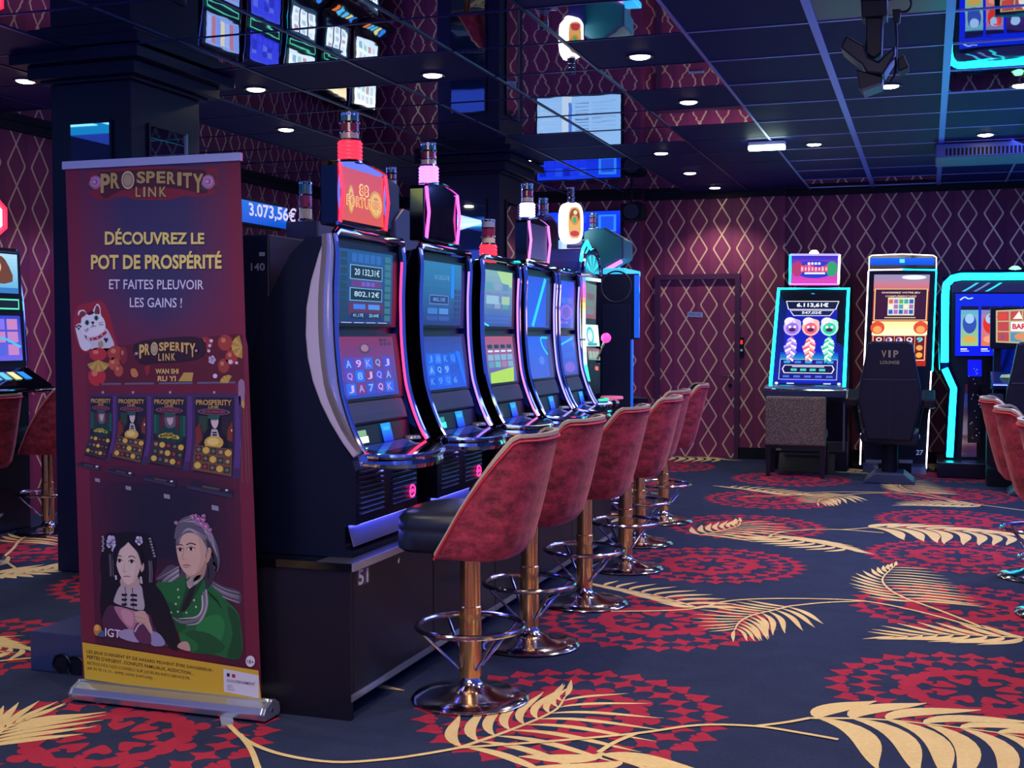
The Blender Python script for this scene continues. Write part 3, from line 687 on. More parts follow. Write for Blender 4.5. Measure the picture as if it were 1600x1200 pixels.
def slot_machine(label, y0, W, neon, art_top, art_low, bill, kind='curved', rec=0):
    y1 = y0 + W
    t = thing('slot_machine', label, 'slot machine', (-2.25, (y0 + y1) / 2, .579), group='curved slot machines in the first row')
    m = MB(); m.prism(BODY, y0 + .02, y1 - .02, BLACK); m.build('body', t, True)
    wing = FRONT + REAR[::-1]
    for y, mm in ((y0, mat('silver_wing', '#c4b8c4', .25, .35) if kind == 'silver' else GLOSSB), (y1 - .022, GLOSSB)):
        m = MB(); m.prism(wing, y, y + .022, mm); m.build('side_wing', t, True, bevel=.006)
        if y == y0 and kind == 'silver':
            FR = openpts(FRONT, 2); MD = [(x - .012 - .055 * math.sin(math.pi * min(1, .22 + .7 * i / (len(FR) - 1))), z) for i, (x, z) in enumerate(FR)]; k_ = len(FR); m = MB()
            RW = [[(a[0] + (b[0] - a[0]) * q, y0 - .016 * math.sin(math.pi * (.5 + .5 * q)) , a[1]) for q in (0, .25, .5, .75, 1)] for a, b in zip(FR, MD)]
            m.add([p for r in RW for p in r], [(i * 5 + j, i * 5 + j + 1, i * 5 + 6 + j, i * 5 + 5 + j) for i in range(k_ - 1) for j in range(4)], mat('mirror_wing_edge', '#d4ccd8', .14, .75)); m.build('polished_edge', t, True, smooth=True)
    # inner glass cheek on the far side, blue reflected light put into its colour
    m = MB(); m.prism([(x - .012, z) for x, z in FRONT[1:9]] + [(x + .025, z) for x, z in ((-2.085, 1.06), (-2.10, 1.2), (-2.125, 1.36), (-2.13, 1.5), (-2.12, 1.72))], y1 - .0245, y1 - .022, mat('blue_lit_glass_cheek', '#2840a8', .08, .6)); m.build('glass_cheek', t, True)
    m = MB()
    for y in (y0 + .004, y1 - .004): m.tube([(x + .004, y, z) for x, z in openpts(FRONT, 3)], .011, CHROME, 8)
    m.tube([(-2.058, y0 + .004, 1.768), (-2.054, y0 + .02, 1.783), (-2.054, y1 - .02, 1.783), (-2.058, y1 - .004, 1.768)], .016, CHROME, 10)
    m.build('chrome_frame', t, True, smooth=True)
    for y in (y0 + .021, y1 - .021):
        m = MB(); m.tube([(x + .002, y, z) for x, z in openpts(FRONT[1:], 3)], .0052, NEON[neon], 6); m.build('neon_strip', t, True, smooth=True)
    # displays
    ya, yb = y0 + .045, y1 - .085
    for nm, (za, xa), (zb, xb), art in (('upper_screen', (1.725, -2.062), (1.445, -2.068), art_top), ('lower_screen', (1.395, -2.066), (1.162, -2.036), art_low)):
        q = Quad((xa, ya, za), (xa, yb, za), (xb, yb, zb), (xb, ya, zb)); m = MB(); art(m, q); m.build(nm, t, True)
        fr = MB(); fr.prism([(xa - .03, za + .012), (xa - .003, za + .012), (xb - .003, zb - .012), (xb - .03, zb - .012)], y0 + .024, y1 - .026, BLACK); fr.build('bezel', t, True)
    m = MB(); m.prism([(-2.075, 1.15), (-2.036, 1.148), (-2.018, 1.10), (-2.008, 1.066), (-2.06, 1.06)], ya - .01, yb + .03, GREYP); m.build('padded_panel', t, True, bevel=.008)
    m = MB(); m.prism([(-2.05, 1.06), (-2.018, 1.058), (-2.004, .985), (-2.05, .98)], ya - .01, yb + .05, BLACK); m.build('bill_panel', t, True)
    q = Quad((-2.013, ya + .035, 1.045), (-2.013, ya + .14, 1.045), (-2.001, ya + .14, .99), (-2.001, ya + .035, .99)); m = MB()
    rect(m, q, 0, .55, .8, .95, SCREEN, tuple(c * .5 for c in lin(bill))); rect(m, q, 0, .08, .9, .52, SCREEN, tuple(c * 2.2 for c in lin(bill))); m.build('bill_acceptor', t, True)
    q = Quad((-2.013, ya + .25, 1.056), (-2.013, ya + .34, 1.056), (-1.999, ya + .35, .985), (-1.999, ya + .26, .985)); m = MB()
    grad(m, q, 0, 0, 1, 1, '#0c10e0', '#20a0f8', SCREEN, 1); textbox(m, q, 'TICKET', .15, .62, .85, .8, SCREEN, '#60f0ff', 2); m.build('ticket_printer', t, True)
    # deck
    out = openpts([(-1.945, y0 + .012), (-1.895, y0 + .10), (-1.85, y0 + .24), (-1.835, y0 + .40), (-1.85, y1 - .07), (-1.90, y1 + .005)], 4)
    top = lambda p: (p[0], p[1], .985 - (p[0] + 2.01) * .22)
    n = len(out); back = [(-2.02, y0 + .03), (-2.02, y1 - .03)]
    m = MB(); ring = out + back[::-1]
    m.add([top(p) for p in ring] + [(p[0] - .008, p[1], top(p)[2] - .035) for p in ring], [tuple(range(len(ring)))] + [(i, (i + 1) % len(ring), len(ring) + (i + 1) % len(ring), len(ring) + i) for i in range(len(ring))] + [tuple(range(2 * len(ring) - 1, len(ring) - 1, -1))], GLOSSB)
    dk = m.build('button_deck', t, True)
    m = MB(); m.tube([(p[0], p[1], top(p)[2] - .012) for p in out], .012, CHROME, 8); m.tube([(p[0] - .012, p[1], top(p)[2] - .04) for p in out], [.011 + .012 * math.sin(math.pi * i / (n - 1)) for i in range(n)], CHROME, 8); m.build('chrome_bumper', dk, True, smooth=True)
    q = Quad(top((-2.0, y0 + .07)), top((-2.0, y1 - .12)), top((-1.92, y1 - .16)), top((-1.92, y0 + .10)), n=(.2, 0, 1), step=.001); m = MB()
    poly(m, q, [(0, 0), (1, 0), (1, 1), (0, 1)], mat('deck_touch_pad', '#1c2c70', .06, coat=.5, emit=.25, ecol='#1c3ca0'), None, 1); m.build('touch_pad', dk, True)
    m = MB(); p = top((-1.985, y1 - .07)); m.lathe([(0, .014), (.03, .013), (.036, .004), (.036, 0)], p, SILVER, 20); m.build('play_button', dk, True, smooth=True)
    m = MB(); m.lathe([(0, .004), (.015, .004), (.02, 0), (.02, -.006)][::-1], (-1.945, y0 + .004, .95), CHROME, 18, 'y'); m.build('hinge_cap', t, True, smooth=True)
    # belly: louvres, light, tray
    for a, b in ((y0 + .05, y0 + .255), (y0 + .335, y1 - .05)):
        m = MB()
        for k in range(9):
            z = .735 + k * .0195; m.prism([(-1.987, z), (-1.975, z + .002), (-1.977, z + .007), (-1.987, z + .011)], a, b, LOUVRE)
        m.build('louvre_grille', t, True)
    m = MB(); m.tube([(-1.978, y0 + .295, .915), (-1.965, y0 + .295, .908)], .008, mat('belly_lamp', '#e0e0ff', .3, emit=40, ecol='#9090ff')); m.tube([(-1.978, y0 + .32, .915), (-1.965, y0 + .32, .908)], .008, MATS['belly_lamp']); m.build('belly_light', t, True)
    m = MB(); c = (-1.982, y1 - .085, .768); m.lathe([(.020, .003), (.025, .008), (.030, .003)], c, mat('pink_ring_light', '#ff2f7c', .3, emit=2.6, ecol='#ff2468'), 20, 'x')
    m.lathe([(0, .005), (.013, .004)], c, MATS['pink_ring_light'], 16, 'x'); m.build('ring_button', t, True, smooth=True)
    m = MB(); m.prism([(-2.029, .695), (-2.026, .695), (-2.0, .618), (-2.005, .615)], y0 + .04, y1 - .05, ICE); tr = m.build('coin_tray', t, True)
    m = MB(); m.box(-2.02, -1.998, y0 + .08, y1 - .09, .695, .699, TRAYLED); m.build('tray_light', tr, True)
    return t

WROW = .585
M1 = slot_machine('curved slot machine with pink neon edges and silver side wing, nearest the banner', 4.05, .615, 'pink', art_fortune_top, art_fortune_low, '#b8e8b0', 'silver')
M2 = slot_machine('curved slot machine with violet neon edges, under the blank topper screen', 4.845, .60, 'violet', art_blue_top, art_blue_low, '#30d8c8')
M3 = slot_machine('curved slot machine with a pale green upper screen and rose neon edges', 5.612, .575, 'rose', art_green_top, art_green_low, '#302038')
M4 = slot_machine('curved slot machine with a cyan slanting line on its plain blue screen', 6.285, .57, 'lilac', lambda m, q: art_plain_blue(m, q), art_plain_low, '#203060')
M5 = slot_machine('grey edged slot machine with blue screens, beside the rainbow lit one', 6.915, .46, 'lilac', art_pig_top, art_pig_low, '#20b8c8')

def topper(M, quadpx, X, left, art, neon, label=None, neck=None):
    """small screen standing on a machine; corners read on the plane x = X"""
    c = [px_(a, b, X) for a, b in quadpx]; ya = min(p.y for p in c); yb = max(p.y for p in c); z0 = min(p.z for p in c[2:]); z1 = max(p.z for p in c[:2])
    t = thing('topper', None, None, Vector((X - .05, (ya + yb) / 2, z0)) - M.location); t.parent = M
    wd = yb - ya
    prof = [(ya - .035, z0 - .02), (ya - .035, z1 + .0), (ya - .02, z1 + .018)] + [(ya + wd * k / 6, z1 + .022 + .018 * math.sin(math.pi * k / 6)) for k in range(0, 7)] + [(yb + .02, z1 + .018), (yb + .035, z1), (yb + .035, z0 - .02)]
    m = MB(); m.prism(prof, X - .075, X - .004, GLOSSB, 'x'); m.build('housing', t, True, bevel=.006)
    m = MB(); q = Quad((X, ya, z1), (X, yb, z1), (X, yb, z0), (X, ya, z0), n=(1, 0, 0)); art(m, q); m.build('topper_screen', t, True)
    m = MB(); m.tube([(X - .002, ya - .035, z0 - .015), (X + .006, (ya + yb) / 2, z0 - .022), (X - .002, yb + .035, z0 - .015)], .008, CHROME); m.build('chrome_trim', t, True, smooth=True); m = MB(); m.tube([(X - .002, y, z) for y, z in prof[2:-2]], .006, CHROME); m.build('chrome_brow', t, True, smooth=True)
    for y in (ya - .018, yb + .018):
        m = MB(); m.tube([(X, y, z0 - .01), (X + .012, y, (z0 + z1) / 2), (X, y, z1 + .01)], .0075, NEON[neon]); m.build('neon_strip', t, True, smooth=True)
    m = MB(); m.box(X - .065, X - .02, (ya + yb) / 2 - .09, (ya + yb) / 2 + .09, 1.765, z0 - .018, GLOSSB); m.build('neck', t, True)
    return t, (ya + yb) / 2, z1 + .04
def art_88(mb, Q):
    grad(mb, Q, 0, 0, 1, 1, '#d0501c', '#c0401c', SCREEN)
    for u, w_ in ((.20, .07), (.80, .17)):
        ell(mb, Q, u, .42, w_, .27, SCREEN, '#c89030', 1, 20); ell(mb, Q, u, .42, w_ * .8, .22, SCREEN, '#e0b040', 2, 20); ell(mb, Q, u, .42, w_ * .5, .14, SCREEN, '#b87c28', 3, 20)
    textbox(mb, Q, '88', .38, .52, .62, .76, SCREEN, '#f8d080', 4, .03); textbox(mb, Q, '88', .405, .545, .595, .735, SCREEN, '#c84028', 5, .0)
    textbox(mb, Q, 'FORTUNES', .08, .29, .92, .50, SCREEN, '#f8d888', 6, .04); textbox(mb, Q, 'FORTUNES', .09, .305, .91, .485, SCREEN, '#d05028', 7, .0)
def art_dark(mb, Q): rect(mb, Q, 0, 0, 1, 1, mat('switched_off_screen', '#0a0c1e', .08, coat=.4), None, 0)
def art_greyish(mb, Q): grad(mb, Q, 0, 0, 1, 1, '#4a4080', '#302a58', SCREEN)
tp, yc, z = topper(M1, [(540, 263), (599, 278), (598, 352), (535, 343)], -2.06, 517, art_88, 'red')
tower(M1, (-2.10, px_(547, 250, -2.10).y, z - .01), px_(547, 177, -2.10).z - z + .01, LRED, .037)
tp, yc, z = topper(M2, [(670, 297), (712, 308), (711, 377), (669, 367)], -2.07, 646, art_dark, 'magenta')
tower(M2, (-2.11, px_(670, 290, -2.11).y, z - .01), px_(670, 224, -2.11).z - z + .01, LVIO, .035)
p = px_(763, 405, -2.16); tower(M3, (p.x, p.y, 1.765), px_(763, 343, -2.16).z - 1.765, LRED, .036, (None, None, CLEAR))
tp, yc, z = topper(M4, [(831, 349), (855, 356), (854, 408), (828, 402)], -2.07, 808, art_greyish, 'rose')
tower(M4, (-2.11, px_(824, 338, -2.11).y, z - .01), px_(824, 287, -2.11).z - z + .01, LWHT, .034)

# ------------------------------------------------------------------ stools
def velvet():
    m = mat('crushed_red_velvet', '#8c1a34', .75); n, l = nodes(m); b = n['Principled BSDF']
    tc = n.new('ShaderNodeTexCoord'); a = n.new('ShaderNodeTexNoise'); a.inputs['Scale'].default_value = 13; a.inputs['Detail'].default_value = 10; a.inputs['Roughness'].default_value = .82
    mp = n.new('ShaderNodeMapping'); mp.inputs['Scale'].default_value = (.7, .7, 1.3)
    cr = n.new('ShaderNodeValToRGB'); cr.color_ramp.elements[0].position = .40; cr.color_ramp.elements[0].color = (*lin('#5c0e22'), 1); cr.color_ramp.elements[1].position = .62; cr.color_ramp.elements[1].color = (*lin('#bc384e'), 1)
    l.new(tc.outputs['Object'], mp.inputs[0]); l.new(mp.outputs[0], a.inputs['Vector']); l.new(a.outputs[0], cr.inputs[0]); l.new(cr.outputs[0], b.inputs['Base Color'])
    b.inputs['Sheen Weight'].default_value = .5; b.inputs['Sheen Roughness'].default_value = .35; b.inputs['Sheen Tint'].default_value = (.9, .35, .4, 1)
    bp = n.new('ShaderNodeBump'); bp.inputs['Strength'].default_value = .2; bp.inputs['Distance'].default_value = .005; l.new(a.outputs[0], bp.inputs['Height']); l.new(bp.outputs[0], b.inputs['Normal'])
    return m
VELVET = velvet()
PIPING = mat('cream_piping', '#b8a890', .4); REDPIPE = mat('red_piping', '#c8283c', .5)
POLEM = mat('polished_brass_pole', '#f0be80', .2, .92)
def stool_plan(s):
    """U-shaped plan of the shell, s from -1 (near front) round the back to 1"""
    pts = [(-.07, -.222), (.03, -.235), (.15, -.235), (.222, -.212), (.265, -.15), (.282, -.07), (.285, 0)]
    full = pts + [(x, -y) for x, y in pts[-2::-1]]
    t = (s + 1) / 2 * (len(full) - 1); i = min(int(t), len(full) - 2); f = t - i
    a, b = full[i], full[i + 1]; return a[0] + (b[0] - a[0]) * f, a[1] + (b[1] - a[1]) * f
def make_stool():
    t = thing('casino_stool', 'x', 'stool', (0, 0, 0), group='red velvet stools along the curved slot machines')
    m = MB(); m.lathe([(0, .0), (.222, .0), (.228, .008), (.215, .02), (.16, .032), (.10, .044), (.05, .06), (.036, .085), (.034, .10)], (0, 0, 0), DARKCH, 48); m.build('base', t, smooth=True, angle=60)
    m = MB(); m.lathe([(.043, .09), (.043, .36), (.039, .365), (.039, .56), (.06, .565), (.06, .58), (0, .58)], (0, 0, 0), POLEM, 28); m.build('pole', t, smooth=True)
    m = MB(); m.tube([(.205 * math.cos(a), .205 * math.sin(a), .285) for a in [2 * math.pi * k / 40 for k in range(40)]], .0115, DARKCH, 10, True); ring = m.build('foot_ring', t, smooth=True)
    for k in range(4):
        a = math.pi / 4 + k * math.pi / 2; m = MB(); m.tube([(.20 * math.cos(a), .20 * math.sin(a), .275), (.05 * math.cos(a), .05 * math.sin(a), .125)], .006, DARKCH, 8); m.build('spoke', ring, smooth=True)
    # seat cushion
    m = MB(); plan = smoothpts([(-.235, -.15), (-.248, 0), (-.235, .15), (-.17, .205), (0, .205), (.15, .165), (.17, 0), (.15, -.165), (0, -.205), (-.17, -.205)], 4)
    rows = [(.93, .592), (1.0, .605), (1.0, .665), (.985, .672), (1.0, .682), (.985, .72), (.9, .742), (.6, .757), (.0, .762)]
    vs = []; n = len(plan)
    for k, z in rows: vs += [(x * k, y * k, z) for x, y in plan]
    fs = [(j * n + i, j * n + (i + 1) % n, (j + 1) * n + (i + 1) % n, (j + 1) * n + i) for j in range(len(rows) - 1) for i in range(n)] + [tuple(range(n - 1, -1, -1))]
    m.add(vs, fs, LEATHER); m.build('seat_cushion', t, smooth=True, angle=50)
    # shell
    def rim(x): return .585 + (1.03 - .585) * max(0, min(1, (x + .07) / .28))
    N = 44; Z = 12
    def pt(s, k, inner=0):
        x, y = stool_plan(s); top = rim(x); bot = .575
        z = bot + (top - bot) * k / Z
        zz = (z - .575) / .45
        sy = .95 + .05 * max(0, min(1, zz * 3)); sx = (.74 + .26 * max(0, min(1, zz)) ** .7) if x > 0 else 1
        if k == 0: sx *= .94; sy *= .95
        if inner: sx *= .93; sy *= .935
        lean = .05 * zz * max(0, x / .285)
        return (x * sx + lean, y * sy, z)
    m = MB(); vs = []
    for i in range(N + 1): vs += [pt(-1 + 2 * i / N, k) for k in range(Z + 1)]
    fs = [(i * (Z + 1) + k, (i + 1) * (Z + 1) + k, (i + 1) * (Z + 1) + k + 1, i * (Z + 1) + k + 1) for i in range(N) for k in range(Z)]
    fs.append(tuple(i * (Z + 1) for i in range(N, -1, -1)))
    m.add(vs, fs, VELVET); m.build('backrest_shell', t, smooth=True, angle=60)
    m = MB(); vs = []
    for i in range(N + 1): vs += [pt(-1 + 2 * i / N, k, 1) for k in range(Z + 1)]
    m.add(vs, [f[::-1] for f in fs[:-1]], LEATHER); m.build('inner_padding', t, smooth=True, angle=60)
    edge = []
    for i in range(N + 1):
        a = Vector(pt(-1 + 2 * i / N, Z)); b = Vector(pt(-1 + 2 * i / N, Z, 1)); edge.append((a, b))
    m = MB(); vs = []
    for a, b in edge:
        u = a - b; vs += [tuple(a), tuple(a + Vector((0, 0, .012))), tuple(b + Vector((0, 0, .012))), tuple(b)]
    fs = [(i * 4 + k, i * 4 + k + 1, i * 4 + 5 + k, i * 4 + 4 + k) for i in range(N) for k in range(3)] + [(0, 3, 2, 1), (N * 4, N * 4 + 1, N * 4 + 2, N * 4 + 3)]
    m.add(vs, fs, PIPING); m.build('rim_trim', t, smooth=True)
    m = MB(); m.tube([(a + (a - b) * .08 - Vector((0, 0, .012))) for a, b in edge], .0045, REDPIPE, 6); m.build('red_piping', t, smooth=True)
    return t
STOOL = make_stool()
spots = [((735, 1092), 'first red velvet stool, nearest the camera, before the machine with pink neon edges', 2), ((827, 1008), 'second red velvet stool from the camera along the curved machines', -2), ((913, 943), 'third red velvet stool from the camera along the curved machines', 0),
         ((951, 887), 'fourth red velvet stool from the camera along the curved machines', 3), ((999, 849), 'fifth red velvet stool from the camera along the curved machines', -1), ((1036, 815), 'farthest red velvet stool of the row, turned towards the patterned door', 14)]
GR = 'red velvet stools along the curved slot machines'
def place_stool(x, y, rz, label, group, first=[True]):
    o = STOOL if first[0] else copy_tree(STOOL); first[0] = False
    o.location = (x, y, 0); o.rotation_euler = (0, 0, math.radians(rz)); o['label'] = label; o['group'] = group
    return o
for (x, y), lb, rz in spots: p = pz(x, y); place_stool(max(p.x, -1.70) if p.y < 7.5 else p.x, p.y, rz, lb, GR)
G2 = 'red velvet stools at the left wall machines'
p = pz(72, 832); p.x += .02; place_stool(p.x, p.y, 0, 'red velvet stool left of the banner with brass pole in view', G2)
p = pz(-52, 877); place_stool(p.x, p.y, -4, 'red velvet stool cut by the left edge of the photo', G2)
G3 = 'red velvet stools at the right edge'
p = pz(1623, 903)
place_stool(p.x, p.y, 180, 'red velvet stool at the right edge with chrome base in view', G3)
place_stool(p.x + .03, p.y - 1.0, 178, 'red velvet stool at the right edge, middle of the overlapping three', G3)
place_stool(p.x + .08, p.y - 1.95, 180, 'red velvet stool at the right edge, nearest sliver of the three', G3)

# ------------------------------------------------------------------ roll-up banner
BY = 3.90
bn = thing('roll_up_banner', 'tall maroon roll-up banner with yellow bottom strip, standing before the slot machines', 'banner', (-2.7, BY, 0))
BQ = PixPlane((0, BY, 0), (0, -1, 0), .00035)
def edgeL(y): return 102 + (y - 262) * .0345
def edgeR(y): return 375.5 + (y - 247) * .0395 if y > 540 else 375.5 + (y - 247) * .030
TOPL, TOPR, BOTL, BOTR = 262, 247, 1060, 1100
def uv(u, v):
    y = (TOPL + (TOPR - TOPL) * u) * v + (BOTL + (BOTR - BOTL) * u) * (1 - v)
    return edgeL(y) + (edgeR(y) - edgeL(y)) * u, y
def mixc(a, b, t): t = max(0, min(1, t)); return tuple(x + (y - x) * t for x, y in zip(a, b))
def bg(u, v):
    """printed background: maroon with a navy centre above and nearly black behind the printed machines"""
    maroon, navy, black, red = lin('#6e2038'), lin('#34305c'), lin('#1c1830'), lin('#701424')
    side = abs(u - .5) * 2
    c = mixc(maroon, navy, (1 - side) * 1.5 * max(0, min(1, (v - .58) / .2)))
    c = mixc(c, lin('#5e1830'), max(0, min(1, (.72 - v) / .12)) * .8)
    if v < .46: c = mixc(c, black, (1 - side ** 3) * min(1, (.46 - v) / .08) * (1 if v > .28 else 1))
    if v < .26: c = mixc(c, red, min(1, (.26 - v) / .10) * max(0, 1 - abs(u - .55) * 2.4) * .75)
    if side > .86: c = mixc(c, maroon, .75)
    return c
s = MB()
NU, NV = 26, 64
for i in range(NU):
    for j in range(NV):
        P = [uv(i / NU, j / NV), uv((i + 1) / NU, j / NV), uv((i + 1) / NU, (j + 1) / NV), uv(i / NU, (j + 1) / NV)]
        poly(s, BQ, P, PRINT, bg((i + .5) / NU, (j + .5) / NV), 0)
sheet = s.build('banner_sheet', bn, True)
art = MB()
PR = PRINT
zt = lambda p: [(100 + .3 * x, 240 + .3 * y) for x, y in p]
zb = lambda p: [(100 + .3 * x, 780 + .3 * y) for x, y in p]
zm = lambda p: [(110 + .18125 * x, 580 + .18125 * y) for x, y in p]
def T(ptsf, c, L=1, sm=0, mb=None): poly(mb or art, BQ, ptsf, PR, c, L, sm)
# --- the arched word mark
lt = MB()
def wordmark(f, c0='#b09a62', c1='#2a1420', big=True):
    arch = lambda k: (lambda u, v: v)
    word = 'PROSPERITY'; xs = [(192, 242), (245, 292), (300, 368), (380, 426), (430, 476), (484, 530), (538, 582), (592, 614), (620, 668), (672, 728)]
    for ch, (a, b) in zip(word, xs):
        mid = ((a + b) / 2 - 460) / 270; dy = 46 * mid * mid; tall = 62 + 40 * abs(mid) ** 3
        y0 = 92 + dy * .35; y1 = y0 + tall + dy * .25
        if ch == 'O':
            cx, cy = (a + b) / 2, 138
            for r, c in ((1.12, c1), (1.0, '#c8b890'), (.82, '#8a7c68'), (.62, '#a49880')): T([(f((cx + r * 34 * math.cos(t), cy + r * 48 * math.sin(t)))) for t in [k * math.pi / 9 for k in range(18)]], c, 3 + int(10 * (1.2 - r)), mb=lt)
            continue
        o = 5
        for L, c, g, bd in ((3, c1, 5, .07), (6, c0, 0, .035)):
            text(lt, BQ, ch, (f((a - g, y0 - g)), f((b + g, y0 - g)), f((b + g, y1 + g)), f((a - g, y1 + g))), PR, c, L, bd)
    for ch, (a, b) in zip('LINK', [(374, 402), (414, 426), (440, 482), (498, 536)]):
        for L, c, g, bd in ((3, c1, 4, .06), (6, c0, 0, .02)): text(lt, BQ, ch, (f((a - g, 174 - g)), f((b + g, 172 - g)), f((b + g, 226 + g)), f((a - g, 226 + g))), PR, c, L, bd)
def plaque(f, mb):
    T([f(p) for p in [(130, 105), (200, 88), (330, 72), (460, 66), (600, 70), (720, 78), (795, 75), (800, 190), (730, 222), (620, 222), (545, 240), (380, 240), (300, 222), (200, 245), (130, 205)]], '#7a2030', 1, 3, mb)
    T([f(p) for p in [(180, 108), (260, 95), (460, 80), (640, 82), (740, 92), (745, 205), (640, 190), (540, 180), (380, 180), (290, 195), (205, 232)]], '#4a1828', 2, 3, mb)
def rose(f, x, y, r, mb):
    for dx, dy in ((-r * .9, r * .9), (r * .9, r * .8), (r * .8, -r * .9), (-r * .7, -r * .3)): T([f((x + dx + r * .55 * math.cos(t), y + dy + r * .32 * math.sin(t + .7))) for t in [k * math.pi / 5 for k in range(10)]], '#26403c', 3, 0, mb)
    T([f((x + r * math.cos(t) * (1 + .1 * math.sin(5 * t)), y + r * 1.1 * math.sin(t))) for t in [k * math.pi / 9 for k in range(18)]], '#9a6aa0', 4, 0, mb)
    for k, (q, c) in enumerate(((.75, '#b888b8'), (.5, '#8c5890'), (.28, '#c49ac0'))): T([f((x - r * .08 * k + r * q * math.cos(t), y - r * .08 + r * q * math.sin(t))) for t in [k2 * math.pi / 7 for k2 in range(14)]], c, 5 + k, 0, mb)
f_top = lambda p: (100 + .3 * p[0], 240 + .3 * p[1])
plaque(f_top, art); wordmark(f_top); rose(f_top, 165, 150, 32, art); rose(f_top, 752, 148, 34, art)
def flush(name, which='lt'):
    g = globals(); o = g[which].build(name, sheet, True); g[which] = MB(); return o
flush('word_mark'); flush('word_mark_plaque', 'art')
# --- headline
for s_, (tl, tr, br, bl), c in (('DÉCOUVREZ LE', ((214, 388), (732, 398), (732, 472), (214, 476)), '#d8c878'), ('POT DE PROSPÉRITÉ', ((142, 508), (822, 508), (822, 600), (142, 604)), '#d8c878'),
                                ('ET FAITES PLEUVOIR', ((236, 655), (728, 658), (728, 708), (236, 706)), '#c8c4e8'), ('LES GAINS !', ((344, 750), (616, 752), (614, 802), (344, 800)), '#c8c4e8')):
    b_ = .03 if c == '#d8c878' else .008
    for L, col, d in (((2, '#1c1428', 5), (4, c, 0)) if b_ > .01 else ((4, c, 0),)):
        text(lt, BQ, s_, tuple(f_top((x + d * .6, y + d)) for x, y in (tl, tr, br, bl)), PR, col, L, b_)
    flush('headline')
# --- beckoning cat figurine
cat = MB()
C_ = lambda pts, c, L, sm=3: T(zt(pts), c, L, sm, cat)
C_([(50, 890), (70, 800), (120, 780), (200, 770), (240, 850), (262, 940), (275, 1010), (200, 1030), (110, 1035), (70, 990)], '#8c2434', 1)
C_([(120, 935), (160, 900), (215, 905), (245, 950), (262, 1005), (210, 1014), (135, 1016)], '#b8bcd8', 2)
C_([(60, 905), (75, 885), (92, 888), (102, 920), (112, 960), (138, 990), (138, 1015), (112, 1028), (88, 1010), (72, 960)], '#c8cce4', 3)
C_([(88, 905), (92, 850), (74, 840), (80, 818), (108, 815), (120, 838), (145, 830), (160, 800), (175, 782), (190, 800), (194, 840), (212, 870), (216, 910), (190, 940), (140, 955), (104, 940)], '#d0d4ec', 4)
C_([(82, 862), (84, 828), (104, 820), (116, 838), (98, 852)], '#70303c', 5); C_([(160, 830), (170, 792), (184, 800), (188, 832), (174, 836)], '#70303c', 5)
C_([(125, 838), (140, 818), (160, 828), (140, 840)], '#2c2030', 5)
for x, y in ((122, 880), (170, 856)):
    C_([(x - 13, y), (x, y - 15), (x + 13, y), (x, y + 15)], '#4c8c8c', 6); C_([(x - 7, y), (x, y - 11), (x + 7, y), (x, y + 11)], '#101820', 7)
C_([(143, 880), (152, 873), (160, 880), (152, 888)], '#201420', 6)
for q in ([(152, 888), (150, 900), (140, 906)], [(152, 888), (158, 900), (168, 898)], [(128, 908), (118, 916), (106, 918)], [(130, 914), (122, 924), (112, 928)], [(182, 885), (194, 880), (204, 878)], [(184, 892), (196, 892), (208, 890)]): stroke(cat, BQ, zt(q), .9, PR, '#302838', 6, 3)
stroke(cat, BQ, zt([(136, 968), (180, 958), (222, 928)]), 4, PR, '#a02030', 6)
for x, y in ((150, 967), (176, 960), (200, 945)): ell(cat, BQ, *zt([(x, y)])[0], 1.1, 1.1, PR, '#e0c8d8', 7, 8)
C_([(208, 965), (216, 958), (222, 964), (228, 958), (232, 968), (220, 986)], '#201c2c', 6, 0)
for x, y in ((68, 902), (78, 895), (88, 900), (78, 912)): ell(cat, BQ, *zt([(x, y)])[0], 1.6, 1.8, PR, '#2c2838', 6, 8)
C_([(180, 985), (200, 975), (205, 1000), (185, 1008)], '#a08c60', 6)
cat.build('cat_picture', sheet, True)
# --- printed header band with fans, coins, fruit
T(zt([(136, 1012), (285, 1000), (700, 960), (900, 938), (930, 945), (940, 1195), (138, 1200)]), '#541826', 1)
for (x, y, rx, ry, c) in ((178, 1045, 45, 36, '#a82c34'), (172, 1160, 46, 50, '#a82c34'), (268, 1040, 42, 40, '#9a3c34'), (262, 1095, 30, 34, '#a8503c'), (285, 1130, 24, 32, '#a0483a'), (840, 985, 38, 42, '#94382f'), (832, 1105, 30, 38, '#8c3a30'), (872, 1060, 32, 40, '#9a3432'), (310, 1050, 20, 44, '#782430'), (735, 990, 40, 36, '#8c2c38')):
    ell(art, BQ, *f_top((x, y)), rx * .3, ry * .3, PR, c, 2); ell(art, BQ, *f_top((x - rx * .25, y - ry * .3)), rx * .1, ry * .09, PR, mixc(lin(c), (1, .6, .4), .25), 3)
for cx, cy, r, a0, a1 in ((180, 1075, 62, 20, 160), (935, 1005, 62, 95, 250), (855, 1195, 42, 180, 300)):
    for k in range(7):
        a = math.radians(a0 + (a1 - a0) * k / 7); b = math.radians(a0 + (a1 - a0) * (k + 1) / 7)
        P = [(cx, cy), (cx + r * math.cos(a), cy + r * math.sin(a)), (cx + r * math.cos(b), cy + r * math.sin(b))]
        P = [(min(x, 930), max(945, min(y, 1196))) for x, y in P]
        if len({(round(a_), round(b_)) for a_, b_ in P}) == 3: T(zt(P), '#b89a50' if k % 2 else '#a0843c', 3)
for x, y, r in ((768, 975, 9), (760, 1000, 8), (755, 1028, 8), (788, 1158, 12), (868, 1085, 12), (900, 1090, 8)): ell(art, BQ, *f_top((x, y)), r * .3, r * .3, PR, '#c0b8d8', 4, 10)
